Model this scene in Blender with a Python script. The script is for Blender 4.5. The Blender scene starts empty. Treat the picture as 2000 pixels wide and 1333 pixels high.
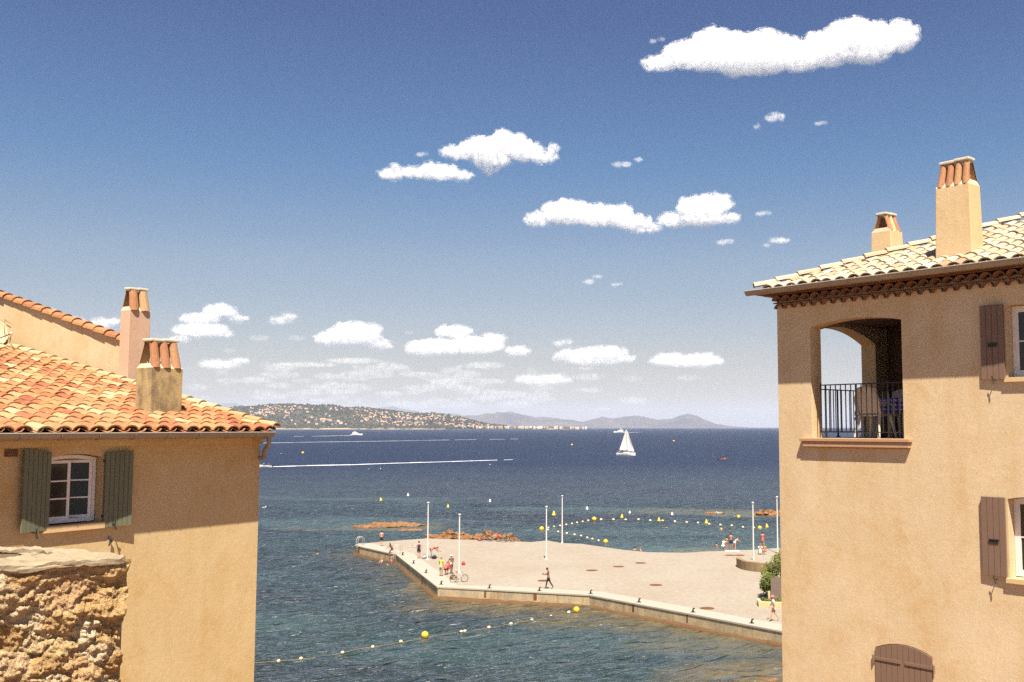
import bpy, bmesh, math, random
import numpy as np
from mathutils import Vector, Matrix, noise
from mathutils.geometry import tessellate_polygon

random.seed(7)
rng = np.random.default_rng(7)
S = bpy.context.scene
COL = S.collection
PI = math.pi

# ---------------------------------------------------------------- camera
EYE = 15.0
FPX = 2000.0
PITCH = math.atan(168.5 / FPX)
cam_d = bpy.data.cameras.new('camera')
cam = bpy.data.objects.new('camera', cam_d)
COL.objects.link(cam)
cam.location = (0, 0, EYE)
cam.rotation_euler = (PI / 2 + PITCH, 0, 0)
cam_d.lens = 36.0
cam_d.sensor_width = 36.0
cam_d.sensor_fit = 'HORIZONTAL'
cam_d.shift_x = -0.075
cam_d.clip_start = 0.2
cam_d.clip_end = 400000
S.camera = cam

# ---------------------------------------------------------------- sun, sky, exposure
SUN_EL = math.radians(62)
SUN_H = Vector((0.12, -0.993, 0)).normalized()
SUN_DIR = Vector((SUN_H.x * math.cos(SUN_EL), SUN_H.y * math.cos(SUN_EL), math.sin(SUN_EL)))
sd = bpy.data.lights.new('sun', 'SUN')
sun = bpy.data.objects.new('sun', sd)
COL.objects.link(sun)
sun.rotation_euler = SUN_DIR.to_track_quat('Z', 'Y').to_euler()
sd.energy = 5.0
sd.angle = math.radians(0.5)
sd.color = (1.0, 0.92, 0.79)

W = bpy.data.worlds.new('World')
S.world = W
W.use_nodes = True
wt = W.node_tree
bgn = wt.nodes['Background']
sky = wt.nodes.new('ShaderNodeTexSky')
sky.sky_type = 'NISHITA'
sky.sun_disc = False
sky.sun_elevation = SUN_EL
sky.sun_rotation = PI - 0.12
sky.altitude = 0
sky.air_density = 1.0
sky.dust_density = 0.4
sky.ozone_density = 3.5
wco = wt.nodes.new('ShaderNodeTexCoord'); wsep = wt.nodes.new('ShaderNodeSeparateXYZ')
wt.links.new(wco.outputs['Generated'], wsep.inputs[0])
wr = wt.nodes.new('ShaderNodeValToRGB')
while len(wr.color_ramp.elements) < 5: wr.color_ramp.elements.new(0.5)
for el, (p, c) in zip(wr.color_ramp.elements, [(0.0, (1.00, 0.80, 0.78)), (0.07, (1.16, 0.90, 0.80)), (0.16, (1.10, 0.97, 0.91)), (0.25, (0.66, 0.85, 1.00)), (0.38, (0.55, 0.63, 0.88))]):
    el.position = p; el.color = (c[0] * 0.78, c[1] * 0.78, c[2] * 0.78, 1)
wt.links.new(wsep.outputs[2], wr.inputs[0])
wm = wt.nodes.new('ShaderNodeMix'); wm.data_type = 'RGBA'; wm.blend_type = 'MULTIPLY'; wm.inputs[0].default_value = 1.0
wt.links.new(sky.outputs[0], wm.inputs['A']); wt.links.new(wr.outputs[0], wm.inputs['B'])
wt.links.new(wm.outputs['Result'], bgn.inputs[0])
bgn.inputs[1].default_value = 0.05

S.view_settings.view_transform = 'Standard'
S.view_settings.look = 'None'
S.view_settings.gamma = 1
S.view_settings.use_curve_mapping = False
S.view_settings.exposure = 1.3
S.cycles.max_bounces = 12
S.cycles.diffuse_bounces = 4
S.cycles.glossy_bounces = 4
S.cycles.volume_bounces = 10
S.cycles.transparent_max_bounces = 32
S.cycles.use_denoising = False

# ---------------------------------------------------------------- pixel rays (photo pixels, 2000 x 1333)
CT, ST = math.cos(PITCH), math.sin(PITCH)
EYEV = Vector((0, 0, EYE))
def ray(px, py):
    u = (px - 1150.0) / FPX
    v = (666.5 - py) / FPX
    return Vector((u, CT - v * ST, ST + v * CT))
def at_z(px, py, z):
    r = ray(px, py)
    return EYEV + r * ((z - EYE) / r.z)
def at_y(px, py, y):
    r = ray(px, py)
    return EYEV + r * (y / r.y)
def at_plane(px, py, p, n):
    r = ray(px, py)
    return EYEV + r * ((Vector(p) - EYEV).dot(n) / r.dot(n))

# ---------------------------------------------------------------- object helpers
def wloc(o):
    v = Vector((0, 0, 0))
    while o is not None:
        v += o.location
        o = o.parent
    return v
def props(o, label=None, cat=None, group=None, kind=None):
    if label: o['label'] = label
    if cat: o['category'] = cat
    if group: o['group'] = group
    if kind: o['kind'] = kind
    return o
def thing(name, loc, label, cat, group=None):
    o = bpy.data.objects.new(name, None)
    COL.objects.link(o)
    o.location = loc
    o.empty_display_size = 0.3
    return props(o, label, cat, group)
def copy_tree(o, parent=None):
    c = o.copy()
    COL.objects.link(c)
    if parent: c.parent = parent
    for ch in o.children:
        copy_tree(ch, c)
    return c
def relabel(o, label):
    o['label'] = label
    return o

class MB:
    def __init__(s):
        s.v = []; s.f = []; s.t = []
    def add(s, vs, fs, tint=0.5):
        b = len(s.v)
        s.v += [Vector(x) for x in vs]
        s.f += [tuple(i + b for i in f) for f in fs]
        s.t += [tint] * len(fs)
    def hexa(s, c8, tint=0.5):          # bottom 4 ccw, top 4 ccw
        s.add(c8, [(3, 2, 1, 0), (4, 5, 6, 7), (0, 1, 5, 4), (1, 2, 6, 5), (2, 3, 7, 6), (3, 0, 4, 7)], tint)
    def bx(s, o, a, b, c, tint=0.5):    # corner and three edge vectors
        o, a, b, c = Vector(o), Vector(a), Vector(b), Vector(c)
        if a.cross(b).dot(c) < 0: a, b = b, a
        s.hexa([o, o + a, o + a + b, o + b, o + c, o + a + c, o + a + b + c, o + b + c], tint)
    def box(s, cx, cy, cz, sx, sy, sz, tint=0.5):
        s.bx((cx - sx / 2, cy - sy / 2, cz - sz / 2), (sx, 0, 0), (0, sy, 0), (0, 0, sz), tint)
    def tube(s, pts, r, seg=8, cap=True, tint=0.5):
        pts = [Vector(p) for p in pts]
        n = len(pts)
        rs = r if isinstance(r, (list, tuple)) else [r] * n
        vs = []; fs = []
        up = None
        for i, p in enumerate(pts):
            d = (pts[min(i + 1, n - 1)] - pts[max(i - 1, 0)]).normalized()
            if up is None:
                up = Vector((0, 0, 1)) if abs(d.z) < 0.9 else Vector((1, 0, 0))
            x = d.cross(up).normalized(); y = x.cross(d).normalized()
            up = y
            for k in range(seg):
                a = 2 * PI * k / seg
                vs.append(p + (x * math.cos(a) + y * math.sin(a)) * rs[i])
        for i in range(n - 1):
            for k in range(seg):
                k2 = (k + 1) % seg
                fs.append((i * seg + k2, i * seg + k, (i + 1) * seg + k, (i + 1) * seg + k2))
        if cap:
            fs.append(tuple(range(seg)))
            fs.append(tuple(reversed(range((n - 1) * seg, n * seg))))
        s.add(vs, fs, tint)
    def lathe(s, c, prof, seg=16, axis=None, tint=0.5):
        c = Vector(c); vs = []; fs = []
        z = Vector(axis).normalized() if axis else Vector((0, 0, 1))
        x = z.orthogonal().normalized(); y = z.cross(x)
        for r, h in prof:
            for k in range(seg):
                a = 2 * PI * k / seg
                vs.append(c + x * (r * math.cos(a)) + y * (r * math.sin(a)) + z * h)
        for i in range(len(prof) - 1):
            for k in range(seg):
                k2 = (k + 1) % seg
                fs.append((i * seg + k, i * seg + k2, (i + 1) * seg + k2, (i + 1) * seg + k))
        fs.append(tuple(reversed(range(seg))))
        fs.append(tuple(range((len(prof) - 1) * seg, len(prof) * seg)))
        s.add(vs, fs, tint)
    def prism(s, poly, lo, hi, tint=0.5):    # poly: points ccw, lo/hi offsets (vectors)
        poly = [Vector(p) for p in poly]; n = len(poly)
        lo, hi = Vector(lo), Vector(hi)
        vs = [p + lo for p in poly] + [p + hi for p in poly]
        tr = tessellate_polygon([poly])
        fs = [(i, (i + 1) % n, n + (i + 1) % n, n + i) for i in range(n)]
        fs += [(a + n, b + n, c + n) for a, b, c in tr] + [(c, b, a) for a, b, c in tr]
        s.add(vs, fs, tint)
    def blob(s, c, rx, ry, rz, sub=2, amp=0.15, freq=1.5, seed=0, tint=0.5, flat=None):
        bm = bmesh.new(); bmesh.ops.create_icosphere(bm, subdivisions=sub, radius=1)
        vs = []
        for v in bm.verts:
            d = v.co.normalized()
            k = 1 + amp * (noise.fractal(d * freq + Vector((seed * 7.3, seed * 3.1, 0)), 1.0, 2.0, 4) * 1.6)
            p = Vector((d.x * rx * k, d.y * ry * k, d.z * rz * k))
            if flat is not None and p.z < flat: p.z = flat
            vs.append(Vector(c) + p)
        s.add(vs, [tuple(v.index for v in f.verts) for f in bm.faces], tint)
        bm.free()
    def build(s, name, mat, parent=None, smooth=False, fix=True, autosmooth=None):
        o_ = wloc(parent) if parent else Vector((0, 0, 0))
        me = bpy.data.meshes.new(name)
        me.from_pydata([v - o_ for v in s.v], [], s.f)
        a = me.attributes.new('tint', 'FLOAT', 'FACE')
        a.data.foreach_set('value', s.t)
        if fix:
            bm = bmesh.new(); bm.from_mesh(me)
            bmesh.ops.recalc_face_normals(bm, faces=bm.faces)
            bm.to_mesh(me); bm.free()
        if smooth:
            me.polygons.foreach_set('use_smooth', [True] * len(me.polygons))
        me.materials.append(mat)
        o = bpy.data.objects.new(name, me)
        COL.objects.link(o)
        if parent: o.parent = parent
        if smooth and autosmooth:
            try:
                me.set_sharp_from_angle(angle=math.radians(autosmooth))
            except Exception: pass
        return o
    def solo(s, name, mat, label, cat, group=None, loc=None, smooth=False, **k):
        o = s.build(name, mat, None, smooth, **k)
        if loc is not None:
            me = o.data
            me.transform(Matrix.Translation(-Vector(loc)))
            o.location = loc
        return props(o, label, cat, group)

def grid_mesh(name, X, Y, Z, mat, attr=None, smooth=True, parent=None):
    ny, nx = X.shape
    co = np.stack([X, Y, Z], -1).reshape(-1, 3).astype(np.float32)
    i = np.arange(ny * nx).reshape(ny, nx)
    f = np.stack([i[:-1, :-1], i[:-1, 1:], i[1:, 1:], i[1:, :-1]], -1).reshape(-1, 4)
    me = bpy.data.meshes.new(name)
    me.vertices.add(len(co)); me.vertices.foreach_set('co', co.ravel())
    me.loops.add(f.size); me.loops.foreach_set('vertex_index', f.ravel().astype(np.int32))
    me.polygons.add(len(f)); me.polygons.foreach_set('loop_start', np.arange(0, f.size, 4, dtype=np.int32))
    me.update(calc_edges=True)
    for k, v in (attr or {}).items():
        a = me.attributes.new(k, 'FLOAT', 'POINT'); a.data.foreach_set('value', np.ascontiguousarray(v, dtype=np.float32).ravel())
    if smooth: me.polygons.foreach_set('use_smooth', [True] * len(me.polygons))
    me.materials.append(mat)
    o = bpy.data.objects.new(name, me); COL.objects.link(o)
    if parent: o.parent = parent
    return o

# ---------------------------------------------------------------- numpy noise
_P = rng.permutation(4096)
_R = rng.random(4096)
def _h(ix, iy, iz):
    return _R[(_P[(_P[ix % 4096] + iy) % 4096] + iz) % 4096]
def vnoise(x, y, z=0.0):
    x, y, z = np.broadcast_arrays(np.asarray(x, float), np.asarray(y, float), np.asarray(z, float))
    ix, iy, iz = np.floor(x).astype(int), np.floor(y).astype(int), np.floor(z).astype(int)
    fx, fy, fz = x - ix, y - iy, z - iz
    fx = fx * fx * (3 - 2 * fx); fy = fy * fy * (3 - 2 * fy); fz = fz * fz * (3 - 2 * fz)
    out = 0
    for a in (0, 1):
        for b in (0, 1):
            for c in (0, 1):
                w = (fx if a else 1 - fx) * (fy if b else 1 - fy) * (fz if c else 1 - fz)
                out = out + w * _h(ix + a, iy + b, iz + c)
    return out * 2 - 1
def fbm(x, y, z=0.0, o=4, gain=0.5):
    s = 0; a = 1; f = 1
    for _ in range(o):
        s = s + a * vnoise(x * f + 13.7 * _, y * f + 5.1 * _, np.asarray(z) * f); a *= gain; f *= 2
    return s

# ---------------------------------------------------------------- materials
def lin(r, g, b):
    f = lambda c: (c / 255 / 12.92) if c / 255 <= 0.04045 else ((c / 255 + 0.055) / 1.055) ** 2.4
    return (f(r), f(g), f(b), 1)
class N:
    def __init__(s, name):
        s.m = bpy.data.materials.new(name); s.m.use_nodes = True
        s.t = s.m.node_tree; s.b = s.t.nodes['Principled BSDF']; s.out = s.t.nodes['Material Output']
        s.co = s.n('ShaderNodeTexCoord')
    def n(s, typ, **k):
        x = s.t.nodes.new(typ)
        for a, v in k.items(): setattr(x, a, v)
        return x
    def l(s, a, b): s.t.links.new(a, b)
    def set(s, inp, v):
        if hasattr(v, 'is_linked') or hasattr(v, 'links'): s.l(v, inp)
        else: inp.default_value = v
    def mapping(s, scale=(1, 1, 1), rot=(0, 0, 0), src=None):
        m = s.n('ShaderNodeMapping')
        m.inputs['Scale'].default_value = scale; m.inputs['Rotation'].default_value = rot
        s.l(src or s.co.outputs['Object'], m.inputs[0]); return m.outputs[0]
    def noise(s, scale, detail=4, rough=0.55, vec=None, dist=0.0):
        x = s.n('ShaderNodeTexNoise'); x.inputs['Scale'].default_value = scale
        x.inputs['Detail'].default_value = detail; x.inputs['Roughness'].default_value = rough
        x.inputs['Distortion'].default_value = dist
        s.l(vec or s.co.outputs['Object'], x.inputs['Vector']); return x.outputs['Fac']
    def ramp(s, fac, stops, interp='LINEAR'):
        r = s.n('ShaderNodeValToRGB'); r.color_ramp.interpolation = interp
        e = r.color_ramp.elements
        while len(e) < len(stops): e.new(0.5)
        for el, (p, c) in zip(e, stops):
            el.position = p; el.color = c if len(c) == 4 else (*c, 1)
        s.l(fac, r.inputs[0]); return r.outputs[0]
    def mix(s, fac, a, b, mode='MIX'):
        x = s.n('ShaderNodeMix', data_type='RGBA', blend_type=mode)
        s.set(x.inputs['Factor'], fac); s.set(x.inputs['A'], a); s.set(x.inputs['B'], b)
        return x.outputs['Result']
    def math(s, op, a, b=0.0, clamp=False):
        x = s.n('ShaderNodeMath', operation=op); x.use_clamp = clamp
        s.set(x.inputs[0], a); s.set(x.inputs[1], b); return x.outputs[0]
    def bump(s, h, strength=0.3, dist=0.02, prev=None):
        x = s.n('ShaderNodeBump'); x.inputs['Strength'].default_value = strength
        x.inputs['Distance'].default_value = dist
        s.l(h, x.inputs['Height'])
        if prev: s.l(prev, x.inputs['Normal'])
        s.l(x.outputs[0], s.b.inputs['Normal']); return x.outputs[0]
    def attr(s, name):
        x = s.n('ShaderNodeAttribute'); x.attribute_name = name; return x.outputs['Fac']
    def fin(s, col=None, rough=0.8, spec=0.3, metal=0.0):
        if col is not None: s.set(s.b.inputs['Base Color'], col)
        s.set(s.b.inputs['Roughness'], rough)
        s.b.inputs['Specular IOR Level'].default_value = spec
        s.b.inputs['Metallic'].default_value = metal
        return s.m
def plain(name, c, rough=0.6, var=0.25, scale=6.0, bump=0.0, bscale=40, spec=0.3, metal=0.0):
    m = N(name)
    d = tuple(x * (1 - var) for x in c[:3]) + (1,)
    f = m.noise(scale, 5)
    col = m.mix(f, d, (*c[:3], 1))
    if bump: m.bump(m.noise(bscale, 4), bump, 0.01)
    return m.fin(col, rough, spec, metal)
def stucco(name, c1, c2, c3):
    m = N(name)
    f1 = m.noise(0.55, 6, 0.62, dist=0.6)
    f2 = m.noise(2.2, 7, 0.72, dist=0.8)
    f3 = m.noise(38.0, 3, 0.6)
    a = m.mix(m.ramp(f1, [(0.42, (0, 0, 0)), (0.66, (1, 1, 1))]), c1, c2)
    k = m.math('MULTIPLY', m.ramp(f2, [(0.50, (0, 0, 0)), (0.72, (1, 1, 1))]), m.ramp(f1, [(0.40, (0, 0, 0)), (0.60, (1, 1, 1))]))
    a = m.mix(m.math('MULTIPLY', k, 0.95), a, c3)
    # long faint rain streaks
    st = m.noise(1.0, 5, 0.6, vec=m.mapping((2.2, 2.2, 0.18)))
    a = m.mix(m.math('MULTIPLY', m.ramp(st, [(0.48, (0, 0, 0)), (0.75, (1, 1, 1))]), 0.5), a, c3)
    pale = m.noise(0.9, 5, 0.65, vec=m.mapping((1, 1, 1), (0.4, 0.3, 1.0)))
    a = m.mix(m.math('MULTIPLY', m.ramp(pale, [(0.5, (0, 0, 0)), (0.7, (1, 1, 1))]), 0.5), a, tuple(min(1, x * 1.10 + 0.01) for x in c1[:3]) + (1,))
    g = m.ramp(f3, [(0.3, (0.86, 0.86, 0.86)), (0.7, (1.06, 1.06, 1.06))])
    a = m.mix(1.0, a, g, 'MULTIPLY')
    hb = m.math('ADD', m.noise(55, 4, 0.65), m.math('MULTIPLY', m.noise(9, 3), 1.2))
    m.bump(hb, 0.22, 0.012)
    return m.fin(a, 0.92, 0.15)
def tile_mat(name, stops, lichen, lf=0.5):
    m = N(name)
    t = m.attr('tint')
    c = m.ramp(t, stops)
    f = m.noise(7.0, 6, 0.7)
    c = m.mix(m.math('MULTIPLY', m.ramp(f, [(0.5, (0, 0, 0)), (0.68, (1, 1, 1))]), lf), c, lichen)
    g = m.ramp(m.noise(30, 4, 0.7), [(0.3, (0.72, 0.72, 0.72)), (0.7, (1.08, 1.08, 1.08))])
    c = m.mix(1.0, c, g, 'MULTIPLY')
    m.bump(m.noise(45, 4), 0.3, 0.008)
    return m.fin(c, 0.9, 0.15)

M = {}
M['wall_tan'] = stucco('sunny_stucco', (0.59, 0.458, 0.29, 1), (0.55, 0.405, 0.225, 1), (0.51, 0.325, 0.14, 1))
M['wall_ochre'] = stucco('ochre_stucco', (0.535, 0.405, 0.215, 1), (0.505, 0.36, 0.17, 1), (0.46, 0.285, 0.105, 1))
M['wall_rose'] = stucco('rose_stucco', (0.50, 0.32, 0.20, 1), (0.47, 0.30, 0.19, 1), (0.42, 0.25, 0.15, 1))
M['chim_rose'] = stucco('rose_chimney_render', (0.55, 0.36, 0.25, 1), (0.53, 0.35, 0.24, 1), (0.45, 0.28, 0.18, 1))
M['chim_tan'] = stucco('tan_chimney_render', (0.60, 0.44, 0.25, 1), (0.57, 0.40, 0.21, 1), (0.52, 0.33, 0.15, 1))
def _grey_chim():
    m = N('lichened_chimney_render')
    st = m.noise(2.2, 6, 0.7, vec=m.mapping((1.6, 1.6, 0.9)))
    c = m.mix(m.ramp(st, [(0.42, (0, 0, 0)), (0.6, (1, 1, 1))]), (0.40, 0.29, 0.14, 1), (0.15, 0.115, 0.075, 1))
    c = m.mix(m.math('MULTIPLY', m.noise(9, 5), 0.35), c, (0.46, 0.33, 0.15, 1))
    m.bump(m.noise(40, 5), 0.5, 0.012)
    return m.fin(c, 0.95, 0.1)
M['chim_grey'] = _grey_chim()
M['tile_red'] = tile_mat('orange_clay_tile', [(0.0, (0.23, 0.075, 0.04)), (0.22, (0.32, 0.12, 0.06)), (0.5, (0.37, 0.17, 0.08)), (0.72, (0.38, 0.215, 0.105)), (0.88, (0.42, 0.285, 0.15)), (1.0, (0.47, 0.37, 0.225))], (0.42, 0.27, 0.09, 1), 0.7)
M['tile_pale'] = tile_mat('sunbleached_clay_tile', [(0.0, (0.33, 0.17, 0.10)), (0.15, (0.37, 0.24, 0.15)), (0.4, (0.40, 0.30, 0.20)), (0.75, (0.44, 0.35, 0.25)), (1.0, (0.48, 0.41, 0.31))], (0.42, 0.28, 0.13, 1), 0.35)
M['mortar_top'] = plain('beige_mortar_cap', (0.40, 0.315, 0.20, 1), 0.95, 0.65, 7, 1.0, 22)
M['tile_cap'] = tile_mat('chimney_cap_clay', [(0.0, (0.33, 0.14, 0.07)), (0.5, (0.42, 0.23, 0.12)), (0.8, (0.50, 0.36, 0.20)), (1.0, (0.56, 0.46, 0.30))], (0.40, 0.28, 0.12, 1), 0.5)
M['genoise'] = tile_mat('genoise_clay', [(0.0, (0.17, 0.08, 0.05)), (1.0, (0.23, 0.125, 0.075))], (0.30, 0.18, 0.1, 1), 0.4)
M['zinc'] = plain('weathered_zinc', (0.36, 0.31, 0.24, 1), 0.55, 0.35, 3.0, 0.1, 20, 0.4, 0.2)
M['green'] = plain('sage_green_paint', (0.150, 0.158, 0.098, 1), 0.6, 0.2, 4.0, 0.05, 60)
M['brown'] = plain('brown_shutter_paint', (0.20, 0.125, 0.085, 1), 0.6, 0.15, 4.0, 0.05, 60)
M['white_paint'] = plain('white_window_paint', (0.72, 0.68, 0.64, 1), 0.45, 0.08, 5.0)
M['iron'] = plain('dark_iron', (0.035, 0.03, 0.028, 1), 0.5, 0.3, 20)
M['stone_sill'] = plain('pale_stone', (0.60, 0.43, 0.22, 1), 0.85, 0.2, 8, 0.2)
M['render_sill'] = plain('rendered_sill', (0.45, 0.27, 0.15, 1), 0.9, 0.2, 6, 0.2)
M['mortar'] = plain('pale_mortar', (0.62, 0.54, 0.40, 1), 0.95, 0.35, 6, 0.4, 30)
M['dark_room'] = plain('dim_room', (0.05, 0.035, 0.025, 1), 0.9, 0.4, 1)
def _glass():
    m = N('window_glass')
    return m.fin((0.018, 0.016, 0.015, 1), 0.06, 0.5)
M['glass'] = _glass()
# ---------------------------------------------------------------- clouds (real volumes, far off and high up)
CLOUD_K = 0.115
def eval_mesh(o, name):
    dg = bpy.context.evaluated_depsgraph_get()
    dg.update()
    me = bpy.data.meshes.new_from_object(o.evaluated_get(dg))
    me.name = name
    return me
tx1 = bpy.data.textures.new('billow', 'CLOUDS'); tx1.noise_scale = 13.0; tx1.noise_depth = 3
tx2 = bpy.data.textures.new('tufts', 'CLOUDS'); tx2.noise_scale = 4.5; tx2.noise_depth = 3
vol_cache = {}
def cloud_mat(dens, sc, lo=0.40):
    key = (round(dens, 6), lo)
    if key in vol_cache: return vol_cache[key]
    m = bpy.data.materials.new('cloud_vapour'); m.use_nodes = True
    t = m.node_tree; t.nodes.clear()
    out = t.nodes.new('ShaderNodeOutputMaterial'); v = t.nodes.new('ShaderNodeVolumeScatter')
    v.inputs['Color'].default_value = (0.975, 0.945, 0.895, 1)
    v.inputs['Anisotropy'].default_value = 0.0
    co = t.nodes.new('ShaderNodeTexCoord')
    nz = t.nodes.new('ShaderNodeTexNoise'); nz.inputs['Scale'].default_value = 1 / (10.0 * sc)
    nz.inputs['Detail'].default_value = 7; nz.inputs['Roughness'].default_value = 0.62
    nz.inputs['Distortion'].default_value = 0.4
    mr = t.nodes.new('ShaderNodeMapRange'); mr.inputs['From Min'].default_value = lo; mr.inputs['From Max'].default_value = lo + 0.22
    mr.inputs['To Min'].default_value = 0.0; mr.inputs['To Max'].default_value = dens
    t.links.new(co.outputs['Object'], nz.inputs['Vector']); t.links.new(nz.outputs['Fac'], mr.inputs['Value'])
    t.links.new(mr.outputs['Result'], v.inputs['Density'])
    t.links.new(v.outputs[0], out.inputs['Volume'])
    vol_cache[key] = m
    return m
def cloud(lumps, label, alt=1800.0, k=1.0, voxel=1.25, puffs=1.0, amp=1.0, name='cloud', kind=None, group=None, spread=False):
    r_ = random.Random(hash(tuple(lumps[0])) % 9999)
    cx = sum(l[0] for l in lumps) / len(lumps); cy = sum(l[1] for l in lumps) / len(lumps)
    rr = ray(cx, cy)
    Y = alt / max(rr.z, 0.012) * rr.y
    sc = Y / rr.y / FPX
    bm = bmesh.new()
    def ell(x, y, z, a, b, c):
        mt = Matrix.Translation((x, y, z)) @ Matrix.Diagonal((a, b, c, 1))
        bmesh.ops.create_icosphere(bm, subdivisions=3 if max(a, c) > 12 else 2, radius=1, matrix=mt)
    for (x, y, rx, ry) in lumps:
        lx, lz = x - cx, -(y - cy)
        rd = max(ry, 0.55 * rx)
        ly = r_.uniform(-0.3, 0.3) * rd
        ell(lx, ly, lz, rx * 0.96, rd, ry * 0.96)
        n = int(puffs * (8 + 0.45 * (rx + ry)))
        for _ in range(n):
            a = r_.uniform(-0.35, PI + 0.35); b = r_.uniform(-1.1, 1.1)
            q = r_.uniform(0.18, 0.42) * min(rx, ry) * (1.0 if math.sin(a) > 0 else 0.7)
            ell(lx + math.cos(a) * math.cos(b) * rx * 0.92, ly + math.sin(b) * rd * 0.8, lz + math.sin(a) * math.cos(b) * ry * 0.92,
                q * r_.uniform(0.9, 1.5), q, q * r_.uniform(0.7, 1.05))
    me = bpy.data.meshes.new('tmp'); bm.to_mesh(me); bm.free()
    o = bpy.data.objects.new('tmp', me); COL.objects.link(o)
    m = o.modifiers.new('r', 'REMESH'); m.mode = 'VOXEL'; m.voxel_size = voxel; m.use_smooth_shade = True
    for tx, st in ((tx1, 6.0 * amp), (tx2, 3.2 * amp)):
        d = o.modifiers.new('d', 'DISPLACE'); d.texture = tx; d.strength = st; d.mid_level = 0.5; d.texture_coords = 'LOCAL'
    m = o.modifiers.new('r2', 'REMESH'); m.mode = 'VOXEL'; m.voxel_size = voxel; m.use_smooth_shade = True
    me2 = eval_mesh(o, name)
    # a thin ragged veil round the body
    o.modifiers.clear()
    m = o.modifiers.new('r', 'REMESH'); m.mode = 'VOXEL'; m.voxel_size = voxel * 1.6; m.use_smooth_shade = True
    d = o.modifiers.new('d', 'DISPLACE'); d.strength = 4.2 * amp; d.mid_level = 0.0
    d = o.modifiers.new('d', 'DISPLACE'); d.texture = tx1; d.strength = 9.0 * amp; d.mid_level = 0.5; d.texture_coords = 'LOCAL'
    m = o.modifiers.new('r2', 'REMESH'); m.mode = 'VOXEL'; m.voxel_size = voxel * 1.6; m.use_smooth_shade = True
    me3 = eval_mesh(o, 'veil')
    bpy.data.objects.remove(o); bpy.data.meshes.remove(me)
    me2.transform(Matrix.Scale(sc, 4))
    me2.materials.clear(); me2.materials.append(cloud_mat(CLOUD_K * k / sc, sc))
    c = bpy.data.objects.new(name, me2); COL.objects.link(c)
    c.location = EYEV + rr * (Y / rr.y)
    me3.transform(Matrix.Scale(sc, 4)); me3.materials.clear(); me3.materials.append(cloud_mat(CLOUD_K * k * 0.60 / sc, sc, 0.47))
    v = bpy.data.objects.new('veil', me3); COL.objects.link(v); v.parent = c
    return props(c, label, 'cloud', group, kind)

cloud([(1290,124,38,14),(1345,108,48,28),(1395,86,40,30),(1440,108,50,34),(1500,98,52,30),(1430,138,20,16),(1560,116,60,24),(1620,98,50,34),(1662,76,46,34),(1710,84,42,32),(1764,72,28,28),(1690,108,50,16),(1590,84,18,22),(1390,118,80,22),(1470,120,90,24),(1310,108,20,8),(1640,46,9,9)],
      'largest white cloud, long and lumpy, topmost over the house with the loggia')
cloud([(895,298,36,13),(945,292,48,22),(988,282,42,24),(1022,296,38,20),(1060,308,30,12),(1082,292,11,9),(955,330,16,12),(960,315,40,15)],
      'white cloud with a hooked end, second highest big one, above a flatter twin')
cloud([(765,340,28,10),(810,336,30,10),(858,338,46,14),(900,343,24,9),(772,328,12,8),(840,326,18,9)],
      'flat bottomed white cloud tucked under the left of the hooked cloud')
cloud([(1055,428,32,14),(1110,416,56,22),(1170,422,58,20),(1230,433,46,14),(1215,410,20,9),(1272,446,20,8),(1245,450,20,6)],
      'long rounded white cloud touching a rounder cloud at its right end')
cloud([(1318,430,36,13),(1368,410,44,24),(1398,398,34,19),(1422,426,24,11),(1370,430,50,12)],
      'round topped white cloud touching the right end of a longer cloud')
sm = 'small torn scraps of cloud'
for l, lab in (
    ([(1513,228,19,9),(1502,232,9,6),(1525,230,8,8)], 'small round tuft of cloud hanging below the largest cloud'),
    ([(1480,247,7,5)], 'tiny faint shred of cloud left of the small round tuft'),
    ([(1603,241,13,3.5)], 'thin flat shred of cloud right of the small round tuft'),
    ([(1215,322,22,4),(1246,312,9,5)], 'small thin scrap of cloud right of the hooked cloud'),
    ([(1150,551,14,4.5),(1165,541,10,4)], 'small slanting scrap of cloud alone in mid sky above the sail'),
    ([(1205,556,13,2.5)], 'faint flat wisp of cloud right of the slanting scrap'),
    ([(1522,470,22,6),(1495,480,8,3)], 'small pointed scrap of cloud near the tip of the pale tiled roof'),
    ([(1415,473,18,5)], 'small flat scrap of cloud under the round topped cloud'),
    ([(1490,417,16,4)], 'small faint scrap of cloud right of the round topped cloud'),
    ([(1275,80,7,4),(1290,78,8,4)], 'small torn shred of cloud above the left tip of the largest cloud'),
    ([(825,301,13,4)], 'small wisp of cloud between the hooked cloud and the flat bottomed one')):
    cloud(l, lab, k=0.5, voxel=0.8, amp=0.55, group=sm)
cloud([(430,608,34,12),(395,624,44,9),(464,622,20,6)], 'pale cloud with one hump, highest above the grey chimney')
cloud([(395,646,56,12),(352,664,22,8),(430,650,25,9)], 'pale cloud just under the one humped cloud beside the grey chimney')
cloud([(550,626,24,8),(562,620,18,8)], 'small pale cloud alone between two bigger low clouds', k=0.5)
cloud([(690,656,56,18),(650,662,36,13),(738,674,26,10),(690,640,40,10),(715,648,30,14)], 'domed white cloud above the wooded end of the far hill')
cloud([(885,648,36,11),(860,678,72,14),(930,676,56,17),(965,664,24,11),(1010,686,26,8),(825,684,36,10)], 'broad low white cloud with three humps left of the sail')
cloud([(1130,692,46,10),(1180,690,48,12),(1220,700,22,7),(1160,706,60,5),(1098,698,20,6)], 'flat low white cloud right of the broad three humped cloud', k=0.8)
cloud([(1340,706,76,9),(1310,700,32,10),(1375,700,30,9)], 'flat low white cloud nearest to the house with the loggia', k=0.8)
cloud([(1098,670,20,5)], 'small pale cloud just above the flat cloud over the sail', k=0.5, voxel=0.9)
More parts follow.
